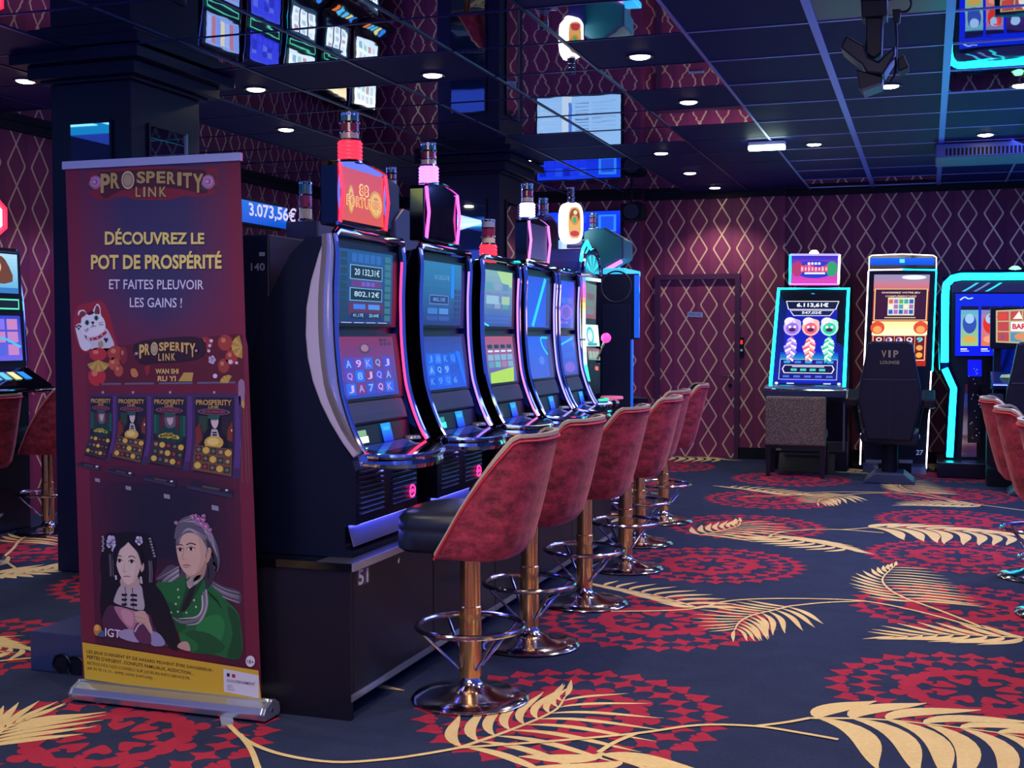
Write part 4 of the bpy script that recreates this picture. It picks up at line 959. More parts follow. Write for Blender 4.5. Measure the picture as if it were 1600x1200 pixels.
for k in range(5): ell(art, BQ, *f_top((772 + 11 * math.cos(k * 1.257), 1074 + 13 * math.sin(k * 1.257))), 2.8, 3.2, PR, '#b0a0d0', 4, 8)
T(zt([(348, 1125), (372, 1120), (388, 1150), (376, 1165), (354, 1158)]), '#b0744c', 4, 3); T(zt([(596, 1186), (625, 1140), (675, 1140), (668, 1186)]), '#a8904c', 4); T(zt([(418, 1112), (452, 1098), (446, 1140), (432, 1160)]), '#84242e', 4)
def f_hdr(p): return (100 + .3 * (395 + (p[0] - 192) * .545), 240 + .3 * (985 - (p[0] - 192) * .012 + (p[1] - 92) * .72))
T([f_hdr(p) for p in [(140, 100), (460, 60), (790, 70), (800, 200), (540, 240), (380, 240), (190, 240)]], '#2c1420', 5, 3)
wordmark(f_hdr, '#c0a464')
for k in range(len(lt.v)): lt.v[k] = Vector(lt.v[k]) + Vector((0, -.0014, 0))
flush('header_word_mark')
rose(lambda p: (lambda q: (q[0], q[1]))(f_top(p)), 382, 1042, 17, art); rose(f_top, 692, 1028, 17, art)
for s_, a, b, y0, y1 in (('WAN SHI', 478, 598, 1120, 1147), ('RU YI', 490, 584, 1158, 1186)):
    text(lt, BQ, s_, tuple(f_top(p) for p in ((a, y0), (b, y0), (b, y1), (a, y1))), PR, '#c8ac70', 6, .03)
flush('header_lettering'); flush('header_picture', 'art')
# --- four printed machines
def minimachine(x0, x1, top, botl, botr, lean, green):
    W = x1 - x0
    P = lambda u, v: (110 + .18125 * ((x0 + W * u) - lean * max(0, .45 - v) ** 1.5), 580 + .18125 * (top + (botl + (botr - botl) * u - top) * (1 - v)))
    q = lambda pts: [P(u, v) for u, v in pts]
    side = [(k / 8) for k in range(9)]
    T(q([(-.08, 1.03)] + [(1.16, 1.03)] + [(1.20, 1 - k) for k in side] + [(-.06, k) for k in side]), '#3c2a58', 2)
    T(q([(1.02, 1.0)] + [(1.18, 1.0)] + [(1.18, 1 - k) for k in side[:-1]] + [(1.04, k) for k in side[1:]]), '#503478', 3)
    T(q([(0, .985), (1, .985)] + [(1, .985 - k * .97) for k in side] + [(0, k * .97) for k in side]), '#231a30', 4)
    # picture
    T(q([(.10, .70), (.92, .70)] + [(.92, .62), (.92, .4), (.08, .4), (.08, .62)]), '#1c3436' if green else '#2a2026', 5)
    if green:
        for u0, u1, c in ((.02, .10, '#1f5a50'), (.12, .18, '#1b4a44'), (.22, .40, '#54202c'), (.60, .78, '#54202c'), (.82, .88, '#1b4a44'), (.90, .98, '#1f5a50')): T(q([(u0, .73), (u1, .73), (u1, .45), (u0, .45)]), c, 6)
    else:
        T(q([(.02, .58), (.16, .66), (.2, .44), (.02, .3)]), '#6c2c24', 6); T(q([(.84, .58), (.97, .70), (.97, .44), (.84, .46)]), '#74301f', 6); T(q([(.1, .74), (.34, .74), (.3, .52), (.1, .56)]), '#27402f', 6); ell(art, BQ, *P(.95, .58), 1.0, 2, PR, '#f0d8a0', 8, 8)
    # figure
    T(q([(.20, .44), (.30, .56), (.42, .60), (.60, .60), (.74, .54), (.86, .42), (.80, .36), (.2, .36)]), '#123a38' if green else '#17121f', 7, 3)
    T(q([(.34, .70), (.38, .78), (.52, .80), (.66, .76), (.68, .62), (.62, .56), (.40, .56)]), '#5c5a72' if green else '#0e0a14', 8, 3)
    T(q([(.42, .72), (.47, .755), (.56, .755), (.61, .71), (.60, .64), (.54, .59), (.48, .60), (.43, .65)]), '#b49ca4' if green else '#c0b2bc', 9, 3)
    if not green: T(q([(.44, .58), (.58, .58), (.66, .46), (.40, .46)]), '#b0a8b8', 9); [rect(art, BQ, *P(.46, .545 - .03 * k), *P(.57, .53 - .03 * k), PR, '#1c1620', 10) for k in range(3)]
    for u in (.47, .55): ell(art, BQ, *P(u, .685), .55, .35, PR, '#2c1c24', 10, 6)
    # gold heap and reels
    if green:
        for k in range(24):
            u = .22 + .56 * ((k * 37) % 24) / 24; hgt = .42 + .055 * (1 - abs(u - .5) * 3.2) * ((k * 11) % 5) / 4
            ell(art, BQ, *P(u, hgt), W * .011, W * .009, PR, ('#b8a848', '#d0c468', '#98883c')[k % 3], 11, 8)
    else: ell(art, BQ, *P(.5, .41), W * .045, W * .032, PR, '#bfa24c', 11, 14); ell(art, BQ, *P(.48, .42), W * .028, W * .018, PR, '#d8c474', 12, 12)
    T(q([(.02, .355), (.98, .355), (1.0, .02), (0, .02)]), '#3a2c2c' if green else '#6a4832', 12)
    for i in range(5):
        for j in range(3):
            u, v = .12 + .19 * i, .30 - .105 * j; k = (i * 7 + j * 5 + (3 if green else 0)) % 6
            rect(art, BQ, *P(u - .07, v - .042), *P(u + .07, v + .042), PR, ('#241c24', '#3c3028', '#2c2430', '#4c3428', '#241c24', '#38202c')[k], 13)
            if k in (1, 4): ell(art, BQ, *P(u, v), W * .016, W * .016, PR, '#c8ac50', 14, 12)
            else: ell(art, BQ, *P(u, v), W * .010, W * .010, PR, ('#6a6a5c', '#8a3c34', '#4a6c5c', '#9a8a70')[k % 4], 14, 7)
    # marquee
    text(lt, BQ, 'PROSPERITY', (P(.04, .955), P(.96, .955), P(.96, .885), P(.04, .885)), PR, '#b09058', 14, .03); text(lt, BQ, 'LINK', (P(.36, .88), P(.64, .88), P(.64, .845), P(.36, .845)), PR, '#b09058', 14, .02)
    T([P(.5 + .42 * math.cos(t), .80 + .042 * math.sin(t)) for t in [k * math.pi / 10 for k in range(20)]], '#6c5e6c', 13); T([P(.5 + .38 * math.cos(t), .80 + .033 * math.sin(t)) for t in [k * math.pi / 10 for k in range(20)]], '#521c34', 14)
    text(lt, BQ, '$10,000.00', (P(.22, .815), P(.78, .815), P(.78, .785), P(.22, .785)), PR, '#a05878', 16)
    ell(art, BQ, *P(.5, .735), W * .030, W * .012, PR, '#24544a', 15, 12)
for a in ((178, 362, 212, 722, 768, 190, True), (412, 655, 215, 745, 800, 160, False), (718, 1000, 215, 795, 852, 120, True), (1075, 1410, 215, 862, 922, 60, False)): minimachine(*a); o_ = flush('printed_machine', 'art'); lt.build('machine_lettering', o_, True) if False else flush('machine_lettering')
for a, b in ((250, 438), (468, 722), (764, 1054), (1096, 1424)): T(zm([(a, 106 - a * .012), (b, 106 - b * .012), (b, 122 - b * .012), (a, 122 - a * .012)]), '#5a5a78', 2)
for x, y in ((280, 182), (540, 182), (860, 182), (1240, 182)): T(zm([(x - 8, y - 10), (x + 10, y - 10), (x + 10, y + 10), (x - 8, y + 10)]), '#9a98b4', 3)
for x0, x1, y in ((50, 262, 800), (320, 548, 855), (632, 915, 920), (1010, 1405, 985)):
    h = (x1 - x0) * .12
    T(zm([(x0, y), (x0 + 60, y - h * .9), (x1 + 10, y + h * 1.0), (x1 - 10, y + h * 2.1), (x0 + 60, y + h * .7)]), '#221c34', 5); T(zm([(x0, y), (x1 - 10, y + h * 1.6), (x1 - 12, y + h * 2.3), (x0 + 4, y + h * .55)]), '#34304a', 6)
    T(zm([(x0 + (x1 - x0) * .35, y - 2), (x0 + (x1 - x0) * .72, y + h * .55), (x0 + (x1 - x0) * .68, y + h * .95), (x0 + (x1 - x0) * .32, y + h * .35)]), '#4c4638', 7)
    ell(art, BQ, *zm([(x0 + (x1 - x0) * .86, y + h * .85)])[0], 2.4, 1.6, PR, '#c8c4d8', 7, 10)
for x, y, k in ((236, 940, 1), (502, 1008, 1.1), (834, 1080, 1.25), (1250, 1180, 1.4)): T(zm([(x - 22 * k, y - 20 * k), (x + 20 * k, y - 12 * k), (x + 22 * k, y + 18 * k), (x - 20 * k, y + 10 * k)]), '#8a88a0', 5)
T(zm([(1450, 88), (1500, 86), (1502, 240), (1480, 300), (1455, 290)]), '#8a6c94', 3, 2); T(zm([(1478, 300), (1490, 240), (1502, 260), (1500, 320)]), '#b0963c', 4, 2)
for x in (1458, 1496, 1520): stroke(art, BQ, zm([(x, 300), (x + 14, 640), (x + 26, 960)]), .8, PR, '#6a5a50', 3)
flush('machine_tops_and_shelves', 'art')
# --- the two painted women
wm = MB()
def B(pts, c, L, sm=3): T(zb(pts), c, L, sm, wm)
def S(pts, wd, c, L): stroke(wm, BQ, zb(pts), wd, PR, c, L, 4)
# woman in green: streaming hair, robe, head
B([(560, 340), (500, 390), (478, 420), (520, 420), (470, 470), (500, 500), (600, 470), (640, 400)], '#4c4456', 2)
for k in range(7): S([(600, 350 + 8 * k), (540, 385 + 10 * k), (482 + 6 * k, 418 + 14 * k)], [2.2, 1.6, .4], ('#8c889c', '#5c566a', '#a8a4b8')[k % 3], 3)
B([(740, 400), (820, 450), (915, 480), (915, 545), (850, 520), (760, 480)], '#4c4656', 2)
for k in range(6): S([(770, 430 + 8 * k), (840, 468 + 9 * k), (914, 488 + 10 * k)], [.6, 1.8, .8], ('#9894a8', '#5c566a', '#b0acbc')[k % 3], 3)
B([(480, 440), (560, 430), (620, 405), (700, 400), (780, 460), (850, 530), (900, 580), (920, 640), (922, 826), (780, 810), (640, 790), (600, 700), (560, 620), (520, 540)], '#1c6434', 4)
B([(850, 560), (905, 600), (920, 680), (922, 826), (850, 818), (880, 700)], '#124a28', 5)
B([(700, 640), (800, 600), (840, 660), (800, 760), (700, 740)], '#257a40', 5); B([(500, 520), (560, 600), (590, 690), (640, 660), (590, 560)], '#14502c', 5)
B([(640, 690), (760, 700), (840, 770), (780, 806), (650, 786)], '#14522c', 6); B([(600, 700), (680, 735), (700, 780), (640, 790)], '#1f6c3a', 7)
B([(640, 400), (725, 390), (722, 430), (650, 560), (600, 590), (620, 520), (636, 460)], '#0f4424', 6); B([(646, 412), (722, 392), (724, 412), (655, 466)], '#a89ca0', 7)
B([(655, 470), (690, 440), (650, 560), (612, 580)], '#1c1a20', 7, 2)
S([(730, 480), (735, 560), (700, 620), (620, 640), (560, 610)], [5, 9, 2], '#6c6a78', 8); S([(742, 470), (745, 560), (705, 640), (640, 655)], [3, 5, 1], '#9c9aa8', 9); S([(722, 500), (722, 570), (690, 612), (600, 622)], [2, 3, 1], '#bcbac8', 9)
for x, y in ((596, 470), (600, 510), (585, 545), (596, 585), (640, 590), (680, 525), (690, 560), (560, 590)): ell(wm, BQ, *zb([(x, y)])[0], 1.6, 2, PR, '#a8c0a0', 9, 8)
for k in range(5): S([(740 + 14 * k, 470 + 10 * k), (765 + 10 * k, 500 + 8 * k), (790 + 8 * k, 520 + 12 * k)], .9, '#0c3018', 8)
B([(575, 200), (590, 130), (625, 95), (680, 85), (740, 120), (780, 190), (805, 260), (812, 330), (795, 380), (760, 300), (740, 220), (690, 165), (620, 160), (590, 200)], '#5c586c', 5)
B([(735, 210), (770, 240), (800, 320), (790, 400), (745, 470), (735, 400), (750, 320)], '#34303e', 5)
for k in range(7): S([(600 + 16 * k, 120 - 4 * k + k * k), (690 + 12 * k, 105 + 10 * k), (770 + 5 * k, 230 + 12 * k)], [.6, 1.7, .5], ('#9c98ac', '#76728a', '#b4b0c0')[k % 3], 6)
B([(640, 330), (740, 300), (735, 395), (690, 425), (650, 450)], '#a48478', 7, 2)
B([(585, 225), (600, 180), (650, 160), (700, 170), (735, 220), (748, 280), (735, 330), (705, 375), (665, 398), (640, 390), (612, 355), (594, 300)], '#c8a89c', 8)
B([(700, 190), (735, 220), (748, 280), (735, 330), (705, 375), (690, 380), (715, 300)], '#bc9c92', 9); B([(742, 270), (760, 250), (770, 275), (758, 320), (742, 330)], '#b8948a', 9)
for x, y, w_ in ((608, 262, 16), (664, 258, 20)):
    B([(x - w_, y + 2), (x - 4, y - 9), (x + w_, y), (x, y + 9)], '#e0d4d4', 10); ell(wm, BQ, *zb([(x, y)])[0], 2.6, 2.6, PR, '#241418', 11, 10); S([(x - w_ - 2, y), (x - 2, y - 11), (x + w_ + 3, y - 2)], 1.0, '#1c1014', 11)
S([(590, 240), (606, 234), (622, 240)], 1.3, '#3c2a30', 11); S([(640, 236), (664, 228), (690, 236)], 1.5, '#3c2a30', 11)
S([(628, 250), (622, 290), (618, 308), (632, 316)], [.5, .8, .8], '#9c786c', 10); S([(620, 345), (636, 341), (664, 344)], [.5, 2.0, .5], '#9c4c50', 11); S([(624, 350), (640, 354), (656, 350)], [.4, 1.4, .4], '#b06a68', 11)
for x, y, r in ((672, 92, 13), (700, 100, 16), (725, 105, 15), (715, 125, 16), (742, 140, 16), (765, 158, 9), (757, 180, 10), (587, 122, 10), (690, 88, 12), (730, 88, 11)):
    for k in range(5): ell(wm, BQ, *zb([(x + r * .6 * math.cos(k * 1.257), y + r * .6 * math.sin(k * 1.257))])[0], r * .16, r * .16, PR, '#b078b0' if k % 2 else '#a068a4', 12, 8)
    ell(wm, BQ, *zb([(x, y)])[0], r * .09, r * .09, PR, '#d8b0d0', 13, 8)
S([(752, 340), (755, 380), (752, 412)], 1.6, '#201820', 12); S([(605, 345), (607, 385)], 1.2, '#201820', 10)
# woman in mauve
B([(215, 200), (240, 186), (330, 186), (430, 190), (470, 250), (480, 330), (474, 430), (520, 500), (575, 640), (606, 776), (540, 766), (430, 660), (260, 640), (205, 640), (190, 540), (200, 430), (192, 330)], '#120d18', 9)
B([(205, 610), (230, 560), (265, 552), (340, 580), (400, 585), (450, 600), (470, 660), (520, 730), (545, 766), (450, 752), (330, 730), (225, 700), (205, 650)], '#4a2448', 10)
B([(265, 560), (300, 560), (370, 580), (440, 600), (440, 650), (400, 680), (360, 690), (310, 640), (282, 600)], '#a8748c', 11); B([(300, 575), (360, 590), (360, 660), (320, 640)], '#c090a4', 12)
B([(290, 690), (340, 675), (400, 700), (390, 745), (300, 722)], '#9890b8', 12); B([(455, 690), (500, 700), (530, 745), (510, 764), (458, 756)], '#8c8cb8', 12); B([(365, 690), (390, 640), (440, 655), (455, 700), (455, 750), (400, 745)], '#5a2c50', 13); S([(372, 690), (392, 655), (420, 640)], 2.6, '#b4a8b8', 14)
B([(264, 520), (292, 455), (330, 440), (400, 445), (415, 500), (418, 575), (330, 560), (270, 540)], '#a8a2b0', 11); S([(322, 455), (324, 500), (322, 560)], 1.0, '#241c28', 13); S([(360, 460), (362, 510), (366, 570)], 1.0, '#241c28', 13)
for y in (495, 520, 545):
    for a, b in ((304, 332), (350, 384)): S([(a, y + (4 if a > 340 else 0)), ((a + b) / 2, y + 3), (b, y + (6 if a > 340 else 0))], [3.2, 4.4, 3.2], '#181420', 13)
B([(305, 400), (385, 400), (396, 450), (345, 470), (300, 450)], '#b49c9c', 12, 2)
B([(272, 300), (285, 255), (320, 225), (352, 228), (385, 262), (402, 310), (400, 360), (380, 410), (350, 440), (330, 442), (304, 410), (282, 360)], '#d0bcb8', 13)
B([(380, 262), (402, 310), (400, 360), (380, 410), (360, 435), (376, 350)], '#c4b0ac', 14); B([(402, 340), (418, 332), (420, 362), (406, 378)], '#c0a8a4', 13)
for x, y in ((293, 320), (356, 324)):
    B([(x - 15, y + 2), (x - 2, y - 8), (x + 17, y + 2), (x, y + 8)], '#e4dcdc', 15); ell(wm, BQ, *zb([(x + 1, y)])[0], 2.4, 2.4, PR, '#181014', 16, 10); S([(x - 16, y), (x, y - 10), (x + 18, y)], 1.2, '#140c10', 16)
S([(275, 298), (292, 292), (306, 298)], 1.0, '#2c2024', 16); S([(340, 300), (358, 294), (376, 304)], 1.1, '#2c2024', 16); S([(322, 325), (316, 360), (312, 372), (328, 376)], [.4, .8, .8], '#a8908c', 15); S([(312, 402), (330, 399), (352, 402)], [.5, 2.2, .5], '#a05860', 16)
B([(372, 590), (420, 580), (440, 610), (455, 650), (466, 690), (452, 696), (420, 650), (388, 640)], '#c0a098', 14)
for k in range(4): S([(428, 612 + 10 * k), (395, 602 + 12 * k), (364, 588 + 15 * k)], [2.6, 2.2, 1.2], ('#c8a8a0', '#b8988e')[k % 2], 15)
B([(596, 770), (610, 745), (645, 740), (662, 770), (655, 790)], '#b8988c', 15)
for x, y, r in ((250, 215, 26), (274, 258, 24), (395, 215, 22), (240, 235, 16)):
    for k in range(5): ell(wm, BQ, *zb([(x + r * .5 * math.cos(k * 1.257 + .4), y + r * .62 * math.sin(k * 1.257 + .4))])[0], r * .14, r * .17, PR, '#c4bce0' if k % 2 else '#aea6d4', 15, 8)
for k in range(7): ell(wm, BQ, *zb([(206 + 4 * (k % 2), 195 + 12 * k)])[0], 1.8, 1.6, PR, '#a098a8', 15, 8); ell(wm, BQ, *zb([(452 + 4 * k, 205 + 15 * k)])[0], 2.2, 1.8, PR, '#8c8494', 15, 8)
for x in (240, 246, 256): S([(x, 285), (x + 4, 340), (x + 6, 400)], 1.0, '#70687c', 15)
for x in (446, 452, 460): S([(x, 320), (x + 4, 380), (x + 2, 432)], 1.2, '#70687c', 15)
S([(274, 395), (277, 418)], 3, '#b8b4c4', 16); S([(404, 402), (409, 438)], 3.4, '#b8b4c4', 16)
B([(258, 310), (262, 262), (292, 222), (342, 212), (322, 238), (296, 262), (284, 300), (276, 340)], '#120d18', 17)
B([(336, 212), (384, 228), (412, 285), (414, 345), (402, 318), (388, 276), (360, 244)], '#120d18', 17)
B([(212, 205), (235, 172), (285, 178), (330, 168), (390, 176), (440, 182), (474, 250), (440, 260), (340, 214), (230, 250)], '#120d18', 10)
B([(586, 236), (598, 178), (650, 144), (708, 156), (744, 212), (754, 280), (738, 236), (704, 186), (652, 172), (616, 192), (600, 236)], '#5c586c', 11)
for k in range(4): S([(592 + 4 * k, 226 - 8 * k), (650, 160 - 3 * k), (738 + 3 * k, 215 - 6 * k)], [.5, 1.5, .5], ('#8884a0', '#a8a4b8')[k % 2], 12)
wm.build('painted_women', sheet, True)
# --- maker's logo, age mark and legal strip
ell(art, BQ, *zb([(180, 680)])[0], 6.4, 9, PR, '#b87838', 17); ell(art, BQ, *zb([(176, 668)])[0], 4.2, 5, PR, '#d8a860', 18); T(zb([(178, 705), (210, 680), (214, 715)]), '#3c5c90', 18, 2)
text(lt, BQ, 'IGT', tuple(zb([(220, 668), (300, 680), (298, 722), (219, 712)])), PR, '#d8d4e8', 18, .01)
flush('logo_lettering'); flush('logo_ball', 'art')
Y_ = '#c8a830'
T([(130, 1003), (405, 1047), (410, 1099), (134, 1060)], Y_, 17)
T(zb([(835, 880), (1018, 915), (1020, 1035), (838, 1000)]), '#ccccdc', 18)
def lin_text(s_, p, L=19, c='#1c1820', b_=.008): text(lt, BQ, s_, tuple(zb(p)), PR, c, L, b_)
lin_text("LES JEUX D'ARGENT ET DE HASARD PEUVENT ÊTRE DANGEREUX :", [(124, 778), (786, 878), (786, 902), (124, 803)]); lin_text("PERTES D'ARGENT, CONFLITS FAMILIAUX, ADDICTION...", [(125, 808), (680, 896), (680, 916), (125, 830)])
lin_text('RETROUVEZ NOS CONSEILS SUR JOUEURS-INFO-SERVICE.FR', [(127, 842), (660, 924), (660, 943), (127, 862)], b_=-.004); lin_text('(09 74 75 13 13 - APPEL NON SURTAXÉ)', [(127, 866), (466, 920), (466, 940), (127, 888)], b_=.0)
flush('warning_lettering')
T(zb([(853, 903), (868, 905), (868, 923), (853, 921)]), '#1c2444', 19); T(zb([(880, 908), (897, 910), (897, 928), (880, 926)]), '#a02030', 19)
lin_text('GOUVERNEMENT', [(853, 934), (1000, 954), (1000, 970), (853, 948)]);
for k, s_ in enumerate(('Liberté', 'Égalité', 'Fraternité')): lin_text(s_, [(856, 960 + 12 * k), (884 + 5 * k, 965 + 12 * k), (884 + 5 * k, 974 + 12 * k), (856, 969 + 12 * k)], c='#3c3848', b_=0)
flush('government_lettering')
ell(art, BQ, *zb([(975, 842)])[0], 7.2, 8.8, PR, '#d0d0e0', 18, 20); lin_text('18+', [(958, 832), (994, 836), (993, 858), (957, 852)])
art.build('yellow_strip', sheet, True); lt.build('age_lettering', sheet, True)
# --- rail, cassette, feet
m = MB(); P = [py_(99, 253, BY), py_(376.5, 238.5, BY), py_(376.5, 251, BY), py_(99, 265, BY)]
v = [tuple(p + Vector((0, d, 0))) for d in (-.008, .012) for p in P]
m.add(v, [(0, 1, 2, 3), (7, 6, 5, 4), (0, 4, 5, 1), (1, 5, 6, 2), (2, 6, 7, 3), (3, 7, 4, 0)], mat('banner_rail', '#a9b4de', .4, .3)); m.build('top_rail', bn, True)
A = py_(127, 1062, BY); A.z = 0; Bp = py_(421, 1062, BY); xa, xb = A.x, Bp.x
prof = [(BY - .055, .028), (BY + .045, .028), (BY + .052, .045), (BY + .045, .085), (BY + .02, .105), (BY - .004, .112), (BY - .012, .102), (BY - .048, .085), (BY - .062, .06)]
prof = [(y, .010 + (z - .028) * .80) for y, z in prof]
m = MB(); m.prism(prof, xa, xb, ALU, 'x'); m.build('cassette', bn, True, bevel=.004)
m = MB(); m.prism([(BY + (y - BY) * 1.04, z) for y, z in prof], xb, xb + .014, mat('end_cap_grey', '#8f93a6', .35, .6), 'x'); m.lathe([(0, .004), (.007, .004), (.009, 0)], (xb + .014, BY - .01, .04), CHROME, 12, 'x'); m.build('end_cap', bn, True, bevel=.003)
m = MB(); m.prism([(BY + (y - BY) * 1.04, z) for y, z in prof], xa - .012, xa, MATS['end_cap_grey'], 'x'); m.build('end_cap', bn, True, bevel=.003)
for q in ([(192, 1080), (203, 1085), (152, 1096), (144, 1091)], [(342, 1112), (362, 1112), (365, 1128), (346, 1132)]):
    P = [pz(x, y, .012) for x, y in q]
    if q[0][0] > 300: P = [P[0], P[1], P[2], P[3]]
    m = MB(); m.add([tuple(p) for p in P] + [(p.x, p.y, .002) for p in P], [(0, 1, 2, 3), (7, 6, 5, 4)] + [(i, 4 + i, 4 + (i + 1) % 4, (i + 1) % 4) for i in range(4)], mat('foot_metal', '#b9c3d6', .35, .6))
    c = (P[0] + P[1]) / 2
    m.box(c.x - .02, c.x + .02, c.y - .01, BY + .02, .003, .012, MATS['foot_metal']); m.build('foot', bn, True)

# ------------------------------------------------------------------ rainbow lit machine with the oval sign
RX = -2.05
def rq(*p, X=RX): return Quad(*[px_(x, y, X) for x, y in p], n=(1, 0, 0))
ya, yb = 7.43, 7.86
t = thing('slot_machine', 'rainbow lit slot machine with arched hood and cyan crest, end of the curved row', 'slot machine', (-2.3, 7.68, .579))
m = MB(); m.box(-2.44, RX - .025, ya, yb, .579, 1.76, BLACK); m.build('body', t, True)
m = MB(); arch = [(ya, 1.75)] + [(ya + (yb - ya) * (.5 - .5 * math.cos(math.pi * k / 14)), 1.79 + .17 * math.sin(math.pi * k / 14)) for k in range(15)] + [(yb, 1.75)]
m.prism(arch, -2.44, RX - .01, mat('violet_lacquer', '#2a2a70', .15, coat=.5), 'x'); m.build('hood', t, True, bevel=.01)
m = MB(); cy, cz = (ya + yb) / 2 + .03, 1.80
P = [(RX, cy + .17 * math.cos(math.pi * k / 14), cz + .12 * math.sin(math.pi * k / 14)) for k in range(15)]
for k in range(14): m.add([(RX, cy, cz), P[k], P[k + 1]], [(0, 1, 2)], SCREEN, ('#10c8d8', '#0c7cb0', '#3ce8e0')[k % 3])
m.build('arch_glass', t, True)
m = MB(); m.tube([(RX + .004, y, z) for y, z in arch[1:-1]], .012, CHROME); m.build('arch_trim', t, True, smooth=True)
m = MB(); zig = [px_(x, y, RX + .012) for x, y in ((908, 408), (909, 398), (911, 389), (914, 383), (917, 377), (920, 384), (923, 389))]; m.tube(zig, .010, NEON['cyan']); m.build('neon_crest', t, True, smooth=True)
m = MB()
strip = [(910.5, y) for y in range(433, 530, 8)]; cols = ['#6a70ff', '#b060f0', '#f050d0', '#ff4fb0', '#ff8a60', '#ffc060', '#ffe6a0', '#fff6d8', '#fffdf0', '#fff8f0', '#fff4e8', '#ffffff', '#ffffff']
for k in range(len(strip) - 1):
    a, b = px_(910, strip[k][1], RX + .02), px_(915, strip[k][1], RX + .02); c, d = px_(915, strip[k + 1][1], RX + .02), px_(910, strip[k + 1][1], RX + .02)
    m.quad(a, b, c, d, SCREEN, tuple(v * 1.8 for v in lin(cols[k])))
low = [(910, 532), (911, 550), (912, 570), (917, 596)]; cl2 = ['#f8fff8', '#b0ffd8', '#40f8b0']
for k in range(3):
    a, b = px_(low[k][0], low[k][1], RX + .02), px_(low[k][0] + 5.5, low[k][1], RX + .02); c, d = px_(low[k + 1][0] + 5.5, low[k + 1][1], RX + .02), px_(low[k + 1][0], low[k + 1][1], RX + .02)
    m.quad(a, b, c, d, SCREEN, tuple(v * 1.8 for v in lin(cl2[k])))
q = rq((915, 433), (939, 436), (939, 441), (915, 438), X=RX + .02); grad(m, q, 0, 0, 1, 1, tuple(v * 1.6 for v in lin('#50f0f0')), tuple(v * 1.6 for v in lin('#f8fff0')), SCREEN, 0, 6, False); m.build('rainbow_light', t, True)
m = MB(); q = rq((914, 441), (932, 446), (931, 499), (914, 497), X=RX - .012); grad(m, q, 0, 0, 1, 1, '#8a3048', '#58806c', SCREEN, 0)
bars(m, q, .1, .1, .9, .95, 1, 4, ['#60707c', '#704058', '#587868'], .1); m.build('upper_screen', t, True)
m = MB(); q = rq((913, 507), (934, 508), (937, 541), (916, 541), X=RX - .008); rect(m, q, 0, 0, 1, 1, SCREEN, tuple(v * 1.5 for v in lin('#d8f8f0')), 0)
ell(m, q, .35, .5, .28, .42, SCREEN, '#20c0c8', 1); ell(m, q, .35, .5, .18, .28, SCREEN, '#c0f0e8', 2); rect(m, q, .1, .02, .8, .16, SCREEN, '#30a8a8', 2); m.build('wheel_screen', t, True)
m = MB(); q = rq((917, 543), (936, 545), (938, 563), (920, 562), X=RX - .005); grad(m, q, 0, 0, 1, 1, '#7ca090', '#904858', SCREEN, 0); bars(m, q, .08, .1, .95, .8, 3, 1, ['#a0b0a8', '#60505c', '#90a098'], .1); m.build('reel_screen', t, True)
m = MB(); m.box(RX - .03, RX + .01, ya + .1, yb - .02, 1.02, 1.22, BLACK); q = rq((930, 572), (935, 573), (935, 579), (930, 578), X=RX + .012); m.add([q(0, 0), q(1, 0), q(1, 1), q(0, 1)], [(0, 1, 2, 3)], SCREEN, '#ff6a50'); m.build('lower_panel', t, True)
m = MB(); plan = openpts([(RX - .02, ya + .0), (RX + .10, ya + .03), (RX + .16, (ya + yb) / 2), (RX + .12, yb - .03), (RX - .02, yb)], 4)
m.prism(plan, .94, .985, GLOSSB, 'z'); dk = m.build('button_deck', t, True, bevel=.006)
m = MB(); m.tube([(x, y, .965) for x, y in plan], .015, CHROME); m.build('chrome_bumper', dk, True, smooth=True)
m = MB(); m.lathe([(0, .02), (.07, .018), (.075, .01), (.075, 0)], (RX + .1, yb - .06, .985), mat('pink_pad', '#b86888', .2, emit=.35, ecol='#e06090'), 20); m.build('play_button', dk, True, smooth=True)
for k in range(5): m = MB(); m.lathe([(0, .012), (.018, .01), (.02, 0)], (RX + .07 + .02 * (k % 2), ya + .07 + .06 * k, .985), mat('green_button', '#20c080', .2, emit=.8, ecol='#30f0a0') if k % 2 else SILVER, 12); m.build('button', dk, True, smooth=True)
m = MB(); p = px_(947, 528, RX + .06); m.tube([(RX + .0, p.y + .0, p.z - .14), tuple(p)], .008, CHROME); lv = m.build('lever', t, True, smooth=True)
m = MB(); m.lathe([(.033 * math.sin(math.pi * k / 8), -.033 * math.cos(math.pi * k / 8)) for k in range(9)], p, mat('pink_knob', '#f03a90', .2, emit=1.2, ecol='#ff3c98'), 16); m.build('lever_knob', lv, True, smooth=True)

# ------------------------------------------------------------------ tall dark machine beyond, side to the camera, with six-sided topper
FY = 9.5
t = thing('slot_machine', 'tall dark machine seen side on under a glowing oval sign, beyond the rainbow lit one', 'slot machine', (-2.6, FY + .35, 0))
def pyq(*p, Y): return [py_(x, y, Y) for x, y in p]
zt_ = py_(970, 428, FY).z; xr = py_(998, 470, FY).x
DT = mat('dark_teal_metal', '#141c36', .35)
m = MB(); m.prism([(-2.9, FY), (xr, FY), (xr - .32, FY + .6), (-2.9, FY + .6)], 1.37, zt_, DT, 'z'); m.prism([(-2.9, FY), (xr - .05, FY), (xr - .36, FY + .6), (-2.9, FY + .6)], 0, 1.37, DT, 'z'); m.build('body', t, True)
c = py_(963, 448, FY); m = MB(); m.lathe([(.115, -.002), (.122, -.006), (.129, -.002)], c, GREYP, 32, 'y'); m.build('speaker_ring', t, True, smooth=True)
